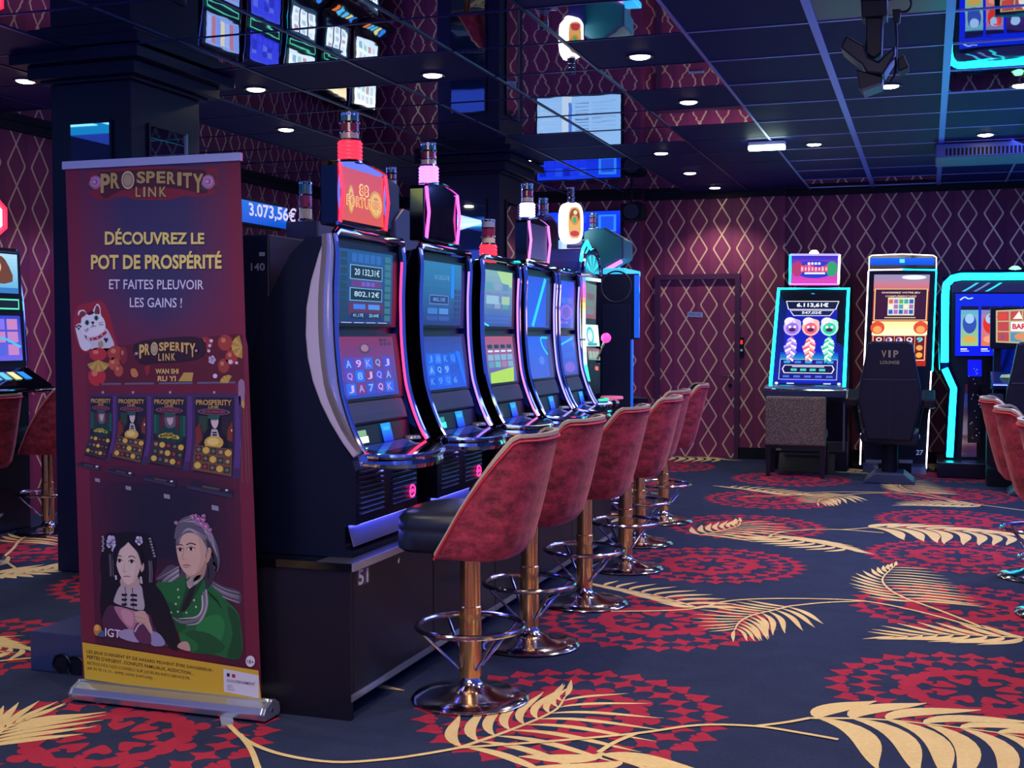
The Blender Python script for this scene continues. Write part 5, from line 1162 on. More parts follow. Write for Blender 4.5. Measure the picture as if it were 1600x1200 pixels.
P = pyq((942, 476), (988, 478), (985, 546), (940, 546), Y=FY); m = MB(); m.box(P[0].x, P[1].x - .01, FY - .012, FY + .01, .70, P[0].z, mat('side_panel_metal', '#1a2140', .4)); m.build('side_panel', t, True, bevel=.004)
BLUEG = mat('blue_lit_glass', '#1c50c0', .1, emit=.5, ecol='#1c60e8')
m = MB(); m.box(xr - .035, xr + .004, FY - .006, FY + .02, 1.38, zt_ - .01, BLUEG); m.build('upper_light_strip', t, True)
m = MB(); m.box(xr - .075, xr - .046, FY - .006, FY + .02, .62, 1.365, BLUEG); m.build('lower_light_strip', t, True)
m = MB(); m.prism([(xr - .30, FY + .02), (xr - .02, FY + .02), (xr + .06, FY + .08), (xr - .2, FY + .55)], .86, .90, BLACK, 'z'); m.build('button_deck', t, True)
P = pyq((939, 416), (975, 416), (977, 425), (939, 425), Y=FY); m = MB(); m.box(P[0].x, P[1].x, FY + .05, FY + .6, zt_, zt_ + .05, mat('cyan_roof_lamp', '#3090c0', .2, emit=.9, ecol='#30a8e8')); m.build('roof_lamp', t, True, bevel=.01)
tp = thing('topper', None, None, (0, .1, zt_ + .1)); tp.parent = t
hexp = [py_(x, y, FY + .1) for x, y in ((912, 362), (925, 357), (942, 357), (971, 373), (971, 402), (941, 418), (912, 420))]
m = MB(); m.prism([(p.x, p.z) for p in hexp], FY + .1, FY + .5, mat('teal_topper_shell', '#2a8c90', .4)); m.build('housing', tp, True, bevel=.008)
m = MB(); e = [(p.x + .006, FY + .12, p.z) for p in hexp[2:6]]; m.tube(e, .012, mat('grey_edge', '#58687c', .3)); m.build('edge_trim', tp, True, smooth=True)
m = MB(); a, b = hexp[4], hexp[5]; m.tube([(a.x + .004, FY + .1, a.z - .03), (b.x + .03, FY + .1, b.z - .02)], .016, NEON['rose']); m.build('neon_strip', tp, True, smooth=True)
p = py_(927, 357, FY + .2); tower(t, (p.x, FY + .2, p.z - .005), .13, None, .032, (TEAL, REDL, TEAL))
m = MB(); m.box(hexp[1].x, hexp[2].x, FY + .2, FY + .4, zt_, hexp[5].z + .01, BLACK); m.build('post', tp, True)

# oval sign standing on it, turned towards the aisle
ON = Vector((.6, -.8, 0)); OC = Vector((-2.66, 9.42, 2.29)); OU = Vector((.8, .6, 0))
def superell(k, n=32, e=.6): a = 2 * math.pi * k / n; ca, sa = math.cos(a), math.sin(a); return (math.copysign(abs(ca) ** e, ca), math.copysign(abs(sa) ** e, sa))
def opx(x, y): return onplane(x, y, OC, ON)
oc = opx(895, 348); hw = (opx(912, 348) - opx(878, 348)).length / 2; hh = (opx(895, 316) - opx(895, 380)).length / 2
tp = thing('topper', None, None, oc - t.location); tp.parent = t
def ring(s_, d): return [oc + OU * (hw * s_ * a) + Vector((0, 0, hh * s_ * b)) + ON * d for a, b in (superell(k) for k in range(32))]
m = MB(); A_, B2 = ring(1, 0), ring(1, -.09); m.add([tuple(p) for p in A_ + B2], [tuple(range(32)), tuple(range(63, 31, -1))] + [(i, 32 + i, 32 + (i + 1) % 32, (i + 1) % 32) for i in range(32)], mat('glowing_oval_rim', '#fff4f0', .3, emit=2.2, ecol='#fff0ee')); m.build('glowing_rim', tp, True, bevel=.01)
m = MB(); cu = oc + OU * hw * .14
q = Quad(*[tuple(cu + OU * (hw * .58 * a) + Vector((0, 0, hh * .78 * b)) + ON * .006) for a, b in ((-1, 1), (1, 1), (1, -1), (-1, -1))], n=ON, step=.001)
poly(m, q, [(.5 + .5 * a, .5 + .5 * b) for a, b in (superell(k) for k in range(32))], SCREEN, '#e8b060', 0); ell(m, q, .5, .70, .40, .25, SCREEN, '#8a4c28', 1); ell(m, q, .5, .58, .3, .16, SCREEN, '#d89030', 2); ell(m, q, .5, .58, .14, .10, SCREEN, '#30b070', 3); ell(m, q, .5, .16, .36, .09, SCREEN, '#c83c40', 2); ell(m, q, .55, .82, .16, .07, SCREEN, '#f8d890', 3); m.build('picture', tp, True)
m = MB(); m.box(oc.x - .07, oc.x + .05, oc.y + .10, oc.y + .18, zt_, oc.z - hh * .8, MATS['violet_lacquer']); m.build('post', tp, True)
tower(t, (oc.x - .02, oc.y + .02, oc.z + hh - .01), .13, None, .032, (DIM, DIM, DIM))

# ------------------------------------------------------------------ back-to-back bank behind the first row
t = thing('slot_machine', 'black machine marked 140 standing on a low plinth behind the roll-up banner', 'slot machine', (-2.95, 4.6, 0))
m = MB(); m.box(-3.54, -2.76, 4.17, 4.98, 0, .165, mat('plinth_blue_black', '#2c3a68', .3)); pl = m.build('plinth', t, True, bevel=.004)
q = Quad(*[py_(x, y, 4.168) for x, y in ((86, 1022), (131, 1028), (131, 1060), (86, 1052))], n=(0, -1, 0)); m = MB(); a, b = q(0, 0), q(1, 1)
m.box(a.x, b.x, 4.164, 4.172, a.z, b.z, BLACKM); m.build('port_plate', pl, True)
for u in (.27, .76):
    cc = q(u, .5); m = MB(); m.lathe([(.038, -.006), (.045, -.010), (.049, -.006)], cc, BLACK, 24, 'y'); m.build('port_ring', pl, True, smooth=True)
m = MB(); m.prism([(-3.33, .165), (-2.47, .165), (-2.47, 1.80), (-3.05, 1.80), (-3.26, 1.62), (-3.36, 1.40), (-3.30, 1.05)], 4.30, 4.95, mat('m140_side', '#0b1030', .4)); m.build('body', t, True, bevel=.006)
q = PixPlane((0, 4.298, 0), (0, -1, 0)); m = MB(); text(m, q, '140', ((392, 411), (414, 411), (414, 423), (392, 423)), PRINT, '#7c84a8', 2, .02)
poly(m, q, [(405, 394), (414, 394), (414, 400), (405, 400)], PRINT, '#8890b8', 2); m.build('number_label', t, True)
m = MB(); m.tube([(-3.32, 4.30, 1.62), (-3.345, 4.30, 1.42), (-3.30, 4.30, 1.06)], .008, CHROME); m.build('chrome_edge', t, True, smooth=True)
p = px_(476, 349, -2.72); m = MB(); m.box(-2.785, -2.62, p.y - .06, p.y + .1, 1.80, p.z + .004, mat('violet_grey_block', '#2a2a52', .4)); m.build('lamp_block', t, True, bevel=.005)
tower(t, (-2.72, p.y + .01, p.z), px_(473, 283, -2.72).z - p.z, None, .030)
# jackpot display
t = thing('jackpot_display', 'long blue lit jackpot board reading 3.073,56€ above the machine marked 140', 'display', (-2.78, 4.6, 1.9))
c = [px_(x, y, -2.80) for x, y in ((376, 311), (452, 321), (446, 358), (376, 346))]
z0, z1, y1 = c[3].z, c[0].z, c[1].y - .02
m = MB(); m.box(-2.86, -2.803, 3.95, y1 - .05, z0 - .012, z1 + .012, BLACKM); m.build('housing', t, True, bevel=.004)
m = MB(); q = Quad((-2.80, 3.96, z1), (-2.80, y1, z1), (-2.80, y1, z0), (-2.80, 3.96, z0), n=(1, 0, 0)); grad(m, q, 0, 0, 1, 1, '#0c50c8', '#1468d0', SCREEN, 0)
qq = PixPlane((-2.80, 0, 0), (1, 0, 0)); text(m, qq, '3.073,56€', ((388, 315), (463, 326), (461, 351), (390, 340)), SCREEN, '#d0c8ff', 2, .02); m.build('lit_panel', t, True)
m = MB(); m.box(-2.85, -2.82, 4.4, 4.44, 1.801, z0 - .012, BLACKM); m.build('post', t, True)
# grey backs of the farther machines of that bank
GREYBK = mat('lavender_grey_shell', '#5a5a88', .4)
t = thing('slot_machine', 'grey backed machine whose slanted back shows between the red topper and the blank one', 'slot machine', (-3.1, 6.3, 0))
P = [px_(x, y, -2.78) for x, y in ((620, 386), (618, 345), (632, 326), (646, 331), (655, 388))]
m = MB(); m.box(-3.3, -2.80, P[0].y - .1, P[4].y + .1, .0, P[0].z + .02, BLACK); m.build('body', t, True)
m = MB(); m.prism([(p.y, p.z) for p in P] + [(P[4].y, P[4].z - .25), (P[0].y, P[0].z - .25)], -2.86, -2.78, GREYBK, 'x'); m.build('back_shell', t, True, bevel=.01)
P2 = [px_(x, y, -2.80) for x, y in ((604, 276), (624, 290), (625, 354), (606, 360))]; tp = thing('topper', None, None, (0, -.2, 1.9)); tp.parent = t
m = MB(); m.prism([(p.y, p.z) for p in P2], -2.90, -2.80, mat('slate_shell', '#3c4468', .35), 'x'); m.build('housing', tp, True, bevel=.008)
m = MB(); m.box(-2.89, -2.82, P2[0].y + .05, P2[1].y - .05, P[0].z, P2[3].z + .03, BLACK); m.build('neck', tp, True)
p = px_(612, 287, -2.85); tower(t, (-2.85, p.y, p.z - .02), .11, None, .03)
t = thing('slot_machine', 'machine with a dark purple arch topper behind the fourth curved machine', 'slot machine', (-3.0, 8.2, 0))
P = [px_(x, y, -2.62) for x, y in ((846, 412), (846, 345), (852, 337), (862, 337), (870, 346), (873, 358), (873, 405), (866, 415))]
m = MB(); m.box(-3.2, -2.66, P[0].y - .1, P[6].y + .15, 0, P[0].z - .02, BLACK); m.build('body', t, True)
m = MB(); m.prism([(p.y, p.z) for p in P], -2.72, -2.62, mat('purple_shell', '#3a2f78', .3), 'x'); tp = m.build('arch_topper', t, True, bevel=.006)
cy, cz = sum(p.y for p in P) / 8, sum(p.z for p in P) / 8
m = MB(); m.prism([(cy + (p.y - cy) * .7, cz + (p.z - cz) * .8) for p in P], -2.625, -2.612, mat('dim_maroon_glass', '#2a1024', .1), 'x'); m.build('dark_glass', tp, True)
p = px_(849, 337, -2.68); tower(t, (-2.68, p.y, p.z - .012), .14, None, .035, (mat('violet_grey_lens', '#6a6488', .2), REDL, TEAL))

# ------------------------------------------------------------------ machines along the left wall (face +X)
def art_lady(mb, Q):
    grad(mb, Q, 0, 0, 1, 1, '#58a8d8', '#a8d8f0', SCREEN); poly(mb, Q, [(.40, .3), (.5, .85), (.62, .95), (.78, .85), (.9, .3)], SCREEN, '#6a4030', 1, 3); ell(mb, Q, .58, .66, .12, .2, SCREEN, '#e8b898', 2); rect(mb, Q, .0, .2, .6, .42, SCREEN, '#30b8b0', 3); rect(mb, Q, 0, 0, 1, .14, SCREEN, '#3878c0', 3)
def art_purple(mb, Q): grad(mb, Q, 0, 0, 1, 1, '#6a60e0', '#3040c0', SCREEN); bars(mb, Q, .04, .1, .96, .95, 4, 3, ['#8070e8', '#c080c0', '#5060d8', '#e06870'], .08); stroke(mb, Q, [(.3, .1), (.6, .5), (.98, .3)], .05, SCREEN, '#40c0f0', 3)
def art_blueline(mb, Q): grad(mb, Q, 0, 0, 1, 1, '#2830d8', '#4858e8', SCREEN); bars(mb, Q, .05, .05, .95, .95, 5, 4, ['#3c48f0', '#6070f0', '#3038c8'], .08)
def art_white(mb, Q): grad(mb, Q, 0, 0, 1, 1, tuple(v * 1.3 for v in lin('#d0e8ff')), tuple(v * 1.5 for v in lin('#f4fff8')), SCREEN); bars(mb, Q, .1, .15, .9, .85, 4, 2, ['#a0c8e8', '#e8f0f8', '#d8b0b8', '#c0e8d8'], .15)
def art_reel3(mb, Q): rect(mb, Q, 0, 0, 1, 1, SCREEN, '#2c4860', 0); bars(mb, Q, .04, .06, .96, .94, 3, 1, [tuple(v * 1.3 for v in lin('#e8f8ff'))], .08); bars(mb, Q, .08, .1, .92, .9, 3, 3, ['#c8dcec', '#d0a8b0', '#f0f8ff'], .25, 2)
def art_orange(mb, Q): grad(mb, Q, 0, 0, 1, 1, tuple(v * 1.4 for v in lin('#ffb030')), tuple(v * 1.3 for v in lin('#fff0c8')), SCREEN); bars(mb, Q, .1, .3, .9, .8, 3, 1, ['#ffe8b0', '#e06020'], .1)
def art_stripes(mb, Q): rect(mb, Q, 0, 0, 1, 1, SCREEN, '#90b0f0', 0); bars(mb, Q, .02, .04, .98, .96, 7, 1, ['#a8c0ff', '#e8e0c0', '#80a0f8', '#c08098'], .06)
def wall_machine(y, label, arts, belly=None, sign=None, tl=True):
    w_ = .66; t = thing('slot_machine', label, 'slot machine', (-6.18, y, 0), math.pi / 2, group='slot machines along the left wall')
    # local: x to the right when facing it, -y towards the player
    m = MB(); m.prism([(.0, 0), (.42, 0), (.42, 1.95), (.10, 2.03), (.06, 2.0), (.045, 1.62), (.02, 1.2), (.0, 1.0)], -w_ / 2, w_ / 2, BLACK, 'x')
    m.build('body', t, bevel=.008)
    for k, (z1, z0, y1, y0_) in enumerate(((1.98, 1.70, .050, .042), (1.54, 1.22, .034, .012))):
        q = Quad((-w_ * .42, y1 - .006, z1), (w_ * .42, y1 - .006, z1), (w_ * .42, y0_ - .006, z0), (-w_ * .42, y0_ - .006, z0)); m = MB(); arts[k](m, q); m.build(('upper_screen', 'lower_screen')[k], t)
    q = Quad((-w_ * .42, .032, 1.66), (w_ * .42, .032, 1.66), (w_ * .42, .03, 1.585), (-w_ * .42, .03, 1.585)); m = MB(); rect(m, q, 0, 0, 1, 1, SCREEN, '#60f0c0', 0); rect(m, q, .02, .14, .98, .86, SCREEN, '#101c30', 1); m.build('lit_band', t)
    m = MB(); m.prism([(.01, 1.17), (-.20, 1.05), (-.22, 1.0), (.0, .96)], -w_ / 2, w_ / 2, GLOSSB, 'x'); dk = m.build('button_deck', t, bevel=.008)
    q = Quad((-w_ * .42, -.0, 1.166), (w_ * .42, -.0, 1.166), (w_ * .42, -.19, 1.06), (-w_ * .42, -.19, 1.06), step=.002); m = MB()
    for u, c in ((.1, '#ff8030'), (.28, '#60d0ff'), (.46, '#60d0ff'), (.64, '#f0f0a0'), (.82, '#3090ff')): rect(m, q, u - .06, .3, u + .06, .75, SCREEN, c, 1)
    m.build('lit_buttons', dk)
    m = MB(); m.tube([(-w_ / 2, -.215, 1.02), (0, -.235, 1.02), (w_ / 2, -.215, 1.02)], .012, CHROME); m.build('chrome_bumper', dk, smooth=True)
    for s_ in (-1, 1): m = MB(); m.tube([(s_ * w_ / 2, .09, 2.03), (s_ * w_ / 2, .04, 1.62), (s_ * w_ / 2, .015, 1.2)], .008, CHROME); m.build('edge_trim', t, smooth=True)
    if belly:
        q = Quad((-w_ * .4, -.006, .86), (w_ * .4, -.006, .86), (w_ * .4, -.006, .58), (-w_ * .4, -.006, .58)); m = MB(); belly(m, q); m.build('belly_glass', t)
    if sign:
        m = MB(); pts = [(.24 * math.cos(math.pi / 8 + k * math.pi / 4), 2.24 + .17 * math.sin(math.pi / 8 + k * math.pi / 4)) for k in range(8)]
        m.prism(pts, .10, .18, BLACK, 'y'); tp = m.build('topper', t)
        m = MB(); m.tube([(x, .098, z) for x, z in pts], .018, NEON['red'], 8, True); m.build('neon_strip', tp, smooth=True)
        m = MB(); m.add([(x * .88, .096, 2.24 + (z - 2.24) * .88) for x, z in pts], [tuple(range(8))], SCREEN, (1.6, 1.7, 3.0)); m.build('lit_face', tp)
    return t
wall_machine(6.98, 'left wall slot machine showing a brown haired woman, under a red edged octagon sign', (art_lady, art_purple), sign=True)
wall_machine(8.50, 'left wall slot machine, second from the octagon sign', (art_purple, art_blueline))
wall_machine(9.26, 'left wall slot machine, third from the octagon sign', (art_blueline, art_stripes))
wall_machine(10.02, 'left wall slot machine with a light striped screen, mirrored over the near pillar', (art_stripes, art_stripes), art_blueline)
wall_machine(10.78, 'left wall slot machine with deep blue screens, mirrored in the ceiling', (art_blueline, art_blueline), art_stripes)
wall_machine(11.54, 'left wall slot machine with white glass and reels, mirrored in the ceiling', (art_white, art_reel3), art_white)
wall_machine(12.30, 'left wall slot machine with an orange lit top, mirrored in the ceiling', (art_orange, art_reel3), art_white)
wall_machine(13.06, 'left wall slot machine in the back corner of the room', (art_white, art_white), art_reel3)

# ------------------------------------------------------------------ screens on the back wall, left of the door
t = thing('wall_screen', 'white jackpot screen on the back wall, mirrored upside down in the ceiling', 'screen', (-3.85, 13.80, 2.2))
m = MB(); m.box(-4.37, -3.33, 13.78, 13.858, 1.86, 2.53, BLACK); m.build('housing', t, True)
m = MB(); q = Quad((-4.35, 13.775, 2.51), (-3.35, 13.775, 2.51), (-3.35, 13.775, 1.88), (-4.35, 13.775, 1.88)); rect(m, q, 0, 0, 1, 1, SCREEN, '#98c8f8', 0); rect(m, q, .3, 0, .42, 1, SCREEN, '#c8e0f0', 1); rect(m, q, .38, .1, .42, .95, SCREEN, '#5080e0', 2)
textbox(m, q, '0.00€', .36, .80, .70, .95, SCREEN, '#20304c', 3, .02)
for k in range(9): rect(m, q, .46, .12 + .07 * k, .62, .135 + .07 * k, SCREEN, '#5070a8', 3); rect(m, q, .66, .12 + .07 * k, .94, .13 + .07 * k, SCREEN, '#80a8d8', 3); rect(m, q, .04, .12 + .07 * k, .27, .13 + .07 * k, SCREEN, '#b8d4f0', 3)
ell(m, q, .05, .70, .05, .05, SCREEN, '#d84070', 3); m.build('lit_panel', t, True)
t = thing('wall_screen', 'deep blue screen high on the back wall above the white jackpot screen', 'screen', (-3.85, 13.80, 2.6))
m = MB(); m.box(-4.37, -3.33, 13.78, 13.858, 2.54, 2.84, BLACK); m.build('housing', t, True)
m = MB(); q = Quad((-4.35, 13.775, 2.83), (-3.35, 13.775, 2.83), (-3.35, 13.775, 2.55), (-4.35, 13.775, 2.55)); grad(m, q, 0, 0, 1, 1, '#1028e0', '#1440f0', SCREEN); bars(m, q, .02, .1, .6, .9, 6, 2, ['#1838f0', '#2050f8', '#1020b8'], .1); rect(m, q, .74, .15, .95, .85, SCREEN, '#3088f8', 1); rect(m, q, .77, .22, .92, .78, SCREEN, '#1c50e8', 2); m.build('lit_panel', t, True)

# ------------------------------------------------------------------ machines along the back wall
def yq(p, Y, n=(0, -1, 0)): return Quad(*[py_(x, y, Y) for x, y in p], n=n)
def tubepx(mb, pts, Y, r, m_, k=0):
    P = [py_(x, y, Y) for x, y in pts]; mb.tube([tuple(p) for p in (openpts([tuple(p) for p in P], k) if k else P)], r, m_)
# --- cyan framed machine
Y7 = 13.12
t = thing('slot_machine', 'cyan framed slot machine with three firecracker figures, behind the beige chair', 'slot machine', (-1.2, 13.3, 0))
TL, TR, BR, BL = [py_(x, y, Y) for x, y, Y in ((1217, 451, 13.22), (1326, 451, 13.22), (1319, 604, 13.0), (1204, 602, 13.0))]
m = MB(); xa, xb = BL.x, TR.x
m.prism([(13.0, .80), (13.0, BL.z), (13.22, TL.z + .01), (13.60, TL.z + .01), (13.78, 1.2), (13.78, .0), (12.98, 0), (12.98, .2), (13.06, .3)], TL.x - .02, TR.x + .02, BLACK, 'x'); m.build('body', t, True, bevel=.006)
q = Quad(TL, TR, BR, BL, n=(0, -1, .2), step=.002); m = MB(); grad(m, q, .02, .02, .98, .98, '#0c20a0', '#08184c', SCREEN, 1, 8); fr = m.build('screen_glass', t, True)
m = MB(); Q_ = lambda u, v, L=0: q(u, v, L + 3)
grad(m, Q_, .14, .04, .86, .86, '#1428d8', '#1018a0', SCREEN, 0, 8)
poly(m, Q_, [(.12, .87), (.88, .87), (.84, .78), (.16, .78)], SCREEN, '#e8e8f8', 1); poly(m, Q_, [(.135, .862), (.865, .862), (.828, .786), (.172, .786)], SCREEN, '#0c1440', 2); textbox(m, Q_, '6.113,61€', .28, .80, .73, .85, SCREEN, '#f0f4ff', 3, .04)
poly(m, Q_, [(.18, .775), (.82, .775), (.76, .715), (.24, .715)], SCREEN, '#d8d8f0', 1); poly(m, Q_, [(.20, .768), (.80, .768), (.75, .722), (.25, .722)], SCREEN, '#101850', 2); textbox(m, Q_, '547,02€', .36, .73, .64, .763, SCREEN, '#e8ecff', 3, .03)
for u, c, c2 in ((.24, '#9a70e8', '#c8b0ff'), (.50, '#f06080', '#ffc0b0'), (.76, '#30d0a0', '#b0f0e0')):
    ell(m, Q_, u, .60, .125, .09, SCREEN, c2, 1); ell(m, Q_, u - .04, .655, .08, .045, SCREEN, '#f0e8ff', 2); ell(m, Q_, u + .05, .64, .07, .04, SCREEN, c2, 2); ell(m, Q_, u, .585, .09, .06, SCREEN, c, 3); ell(m, Q_, u, .57, .05, .02, SCREEN, '#402858', 4, 10)
    ell(m, Q_, u - .035, .60, .02, .014, SCREEN, '#fff8ff', 4, 8); ell(m, Q_, u + .035, .60, .02, .014, SCREEN, '#fff8ff', 4, 8)
    for k in range(22):
        s_ = -1 if k % 2 else 1; v = .50 - .011 * k; wv = .045 + .055 * math.sin(math.pi * min(1, k / 16)) * ((k * 7) % 5 + 3) / 7
        stroke(m, Q_, [(u, v), (u + s_ * wv, v - .03)], .022, SCREEN, (c, c2, '#ffffff')[k % 3], 3, 2)
grad(m, Q_, .1, .26, .9, .34, '#10a0c8', '#1428d0', SCREEN, 1, 4)
rect(m, Q_, .10, .06, .90, .27, SCREEN, '#b0b0e8', 2); rect(m, Q_, .112, .066, .888, .264, SCREEN, '#141c80', 3); bars(m, Q_, .13, .22, .87, .26, 5, 1, ['#30a8e0', '#4080e8'], .2, 4); bars(m, Q_, .13, .075, .87, .11, 5, 1, ['#5070e0', '#a0a0e0', '#3060c8'], .2, 4)
poly(m, Q_, [(.14, .17), (.17, .21), (.83, .21), (.86, .17), (.83, .125), (.17, .125)], SCREEN, '#f0f0ff', 5); poly(m, Q_, [(.155, .17), (.18, .203), (.82, .203), (.845, .17), (.82, .132), (.18, .132)], SCREEN, '#101048', 6)
bars(m, Q_, .24, .14, .76, .18, 4, 1, ['#40d0c0'], .18, 7); rect(m, Q_, .28, .187, .72, .197, SCREEN, '#d0d0e8', 7)
for u in (.08, .93): ell(m, Q_, u, .022, .025, .014, SCREEN, '#e0e8ff', 4, 10)
for u in (.22, .72): rect(m, Q_, u, .016, u + .1, .028, SCREEN, '#d0e0ff', 4)
ell(m, Q_, .5, .945, .03, .006, SCREEN, '#30a0e8', 3, 8)
m.build('game_screen', fr, True)
m = MB(); off = Vector((0, -.012, 0)); m.tube([BL + off, TL + off, TR + off, BR + off], .017, NEON['cyan']); m.build('neon_frame', t, True, smooth=True)
m = MB(); a, b = py_(1193, 612, 12.80), py_(1322, 615, 12.80); m.prism([(13.02, BL.z + .01), (12.84, a.z + .055), (12.78, a.z + .01), (12.80, a.z - .05), (13.02, a.z - .12)], a.x, b.x, mat('grey_blue_deck', '#566088', .3, .4), 'x'); dk = m.build('button_deck', t, True, bevel=.01)
q = Quad((BL.x + .05, 13.0, BL.z + .003), (BR.x - .03, 13.0, BL.z + .003), (b.x - .05, 12.85, a.z + .06), (a.x + .05, 12.85, a.z + .06), n=(0, -.4, 1), step=.002)
for u0, u1, c in ((.10, .26, '#20b8e8'), (.62, .76, '#20b8f0'), (.80, .96, '#2060f0')):
    m = MB(); rect(m, q, u0, .35, u1, .8, SCREEN, c, 2); m.build('lit_button', dk, True)
m = MB(); rect(m, q, .34, .25, .58, .85, SILVER, None, 2); m.build('button_plate', dk, True)
m = MB(); m.tube([(a.x, 12.785, a.z + .02), (b.x, 12.785, a.z + .02)], .014, CHROME); m.build('chrome_bumper', dk, True, smooth=True)
p = py_(1320, 680, 13.0); m = MB(); m.box(p.x - .02, p.x, 12.99, 13.5, .05, a.z, mat('steel_edge', '#6a6c88', .3, .7)); m.build('edge_trim', t, True)
m = MB(); m.prism([(12.84, 0), (12.98, 0), (12.98, .18)], xa + .1, xb - .1, BLACKM, 'x'); m.build('toe_guard', t, True)
tp = thing('topper', None, None, (0, 0, 2.0)); tp.parent = t
q = yq(((1235, 398), (1312, 398), (1310, 444), (1234, 444)), 13.28); m = MB(); a, b = q(0, 0), q(1, 1); m.box(a.x - .01, b.x + .01, 13.285, 13.40, a.z - .01, b.z + .01, BLACK); m.box(-1.2, -1.05, 13.32, 13.38, TL.z, a.z, BLACK); m.build('housing', tp, True)
m = MB(); grad(m, q, .03, .05, .97, .95, '#e048b8', '#1830c8', SCREEN, 1, 8); ell(m, q, .5, .5, .42, .3, SCREEN, '#283cc8', 2); ell(m, q, .15, .52, .12, .26, SCREEN, '#b03c70', 3); ell(m, q, .85, .52, .12, .26, SCREEN, '#30a070', 3)
for k in range(8): rect(m, q, .22 + .07 * k, .42, .28 + .07 * k, .62 + .04 * math.sin(k), SCREEN, '#f04860' if k % 2 else '#ff7080', 4); rect(m, q, .235 + .07 * k, .46, .265 + .07 * k, .57, SCREEN, '#ffd0d8', 5)
for k in range(4): rect(m, q, .36 + .07 * k, .66, .41 + .07 * k, .74, SCREEN, '#f8e0f0', 4)
rect(m, q, .3, .34, .72, .40, SCREEN, '#f8f0ff', 4); m.build('topper_screen', tp, True)
P = [q(0, 0), q(0, 1), q(1, 1), q(1, 0)]
for i, j, nn in ((0, 1, 'cyan'), (1, 2, 'lilac'), (2, 3, 'white'), (3, 0, 'magenta')): m = MB(); m.tube([P[i] + Vector((0, -.006, 0)), P[j] + Vector((0, -.006, 0))], .011, NEON[nn]); m.build('neon_strip', tp, True, smooth=True)
p = py_(1272, 395, 13.32); m = MB(); m.lathe([(.05, -.03), (.05, .0), (.03, .025), (0, .03)], p, mat('warm_lamp_dome', '#ffe8c0', .3, emit=4, ecol='#ffd8a8'), 16); m.build('roof_lamp', tp, True, smooth=True)

# --- tall machine 27
t = thing('slot_machine', 'tall white edged slot machine numbered 27, behind the black lounge chair', 'slot machine', (-.27, 13.3, 0))
Y = 13.15; A, B_, C_2, D_ = [py_(x, y, Y) for x, y in ((1356, 421), (1464, 421), (1449, 742), (1349, 742))]
m = MB(); m.prism([(A.x, A.z), (B_.x, B_.z), (C_2.x, .01), (D_.x, .01)], Y, Y + .5, BLACK); m.build('body', t, True)
P = [py_(x, y, Y) for x, y in ((1358, 420), (1358, 402), (1362, 399), (1410, 397), (1458, 399), (1463, 402), (1463, 420))]
m = MB(); m.prism([(p.x, p.z) for p in P], Y, Y + .4, GLOSSB); cap = m.build('crown', t, True)
m = MB(); m.tube([tuple(p + Vector((0, -.004, 0))) for p in P], .005, NEON['cream']); m.build('light_line', cap, True, smooth=True)
q = yq(((1360, 403), (1460, 403), (1460, 414), (1360, 414)), Y - .004); m = MB(); grad(m, q, 0, 0, 1, 1, '#0c50e0', '#1868f0', SCREEN, 0, 5); rect(m, q, .46, .3, .54, .85, SCREEN, '#60e8ff', 2); m.build('crown_screen', cap, True)
for pts, nn in (([(1357, 424), (1350, 575)], 'white'), ([(1463, 424), (1457, 580)], 'cyan'), ([(1357, 422), (1410, 421)], 'white'), ([(1410, 421), (1464, 422)], 'cyan'), ([(1349, 580), (1347, 612)], 'white'), ([(1346, 668), (1344, 726)], 'white'), ([(1455, 580), (1453, 615)], 'white'), ([(1452, 640), (1447, 732)], 'white')):
    m = MB(); tubepx(m, pts, Y - .006, .0065, NEON[nn]); m.build('light_line', t, True, smooth=True)
q = yq(((1366, 429), (1453, 429), (1446, 572), (1360, 572)), Y - .004); m = MB()
grad(m, q, 0, .82, 1, 1, '#e06858', '#8890c0', SCREEN, 0, 6); ell(m, q, .72, .97, .22, .025, SCREEN, '#e8f0ff', 1); rect(m, q, 0, 0, 1, .82, SCREEN, '#b02818', 0)
rect(m, q, .02, .50, .98, .845, SCREEN, '#f0d090', 1); rect(m, q, .04, .508, .96, .838, SCREEN, '#3a1434', 2)
textbox(m, q, 'CHOISISSEZ VOTRE JEU', .15, .79, .84, .812, SCREEN, '#ffe8d8', 3, .02); textbox(m, q, 'COMPLÉMENTAIRE', .22, .755, .78, .777, SCREEN, '#f0c8a8', 3, .02)
rect(m, q, .27, .555, .75, .75, SCREEN, '#e0e0c8', 3); bars(m, q, .28, .565, .74, .735, 5, 3, ['#3060c0', '#40a8a8', '#50b868', '#a870c0', '#e06848', '#f0e8d8'], .1, 4); rect(m, q, .22, .525, .78, .535, SCREEN, '#e8c890', 3)
grad(m, q, .0, .34, 1, .49, tuple(v * 1.3 for v in lin('#fff0c0')), tuple(v * 1.2 for v in lin('#ffd890')), SCREEN, 1, 4)
for u in (.1, .88): ell(m, q, u, .42, .13, .07, SCREEN, '#e05030', 2); ell(m, q, u, .40, .08, .04, SCREEN, '#f8a860', 3)
rect(m, q, .02, .06, .98, .34, SCREEN, '#f8d8a0', 2); rect(m, q, .035, .07, .965, .33, SCREEN, '#6c1420', 3)
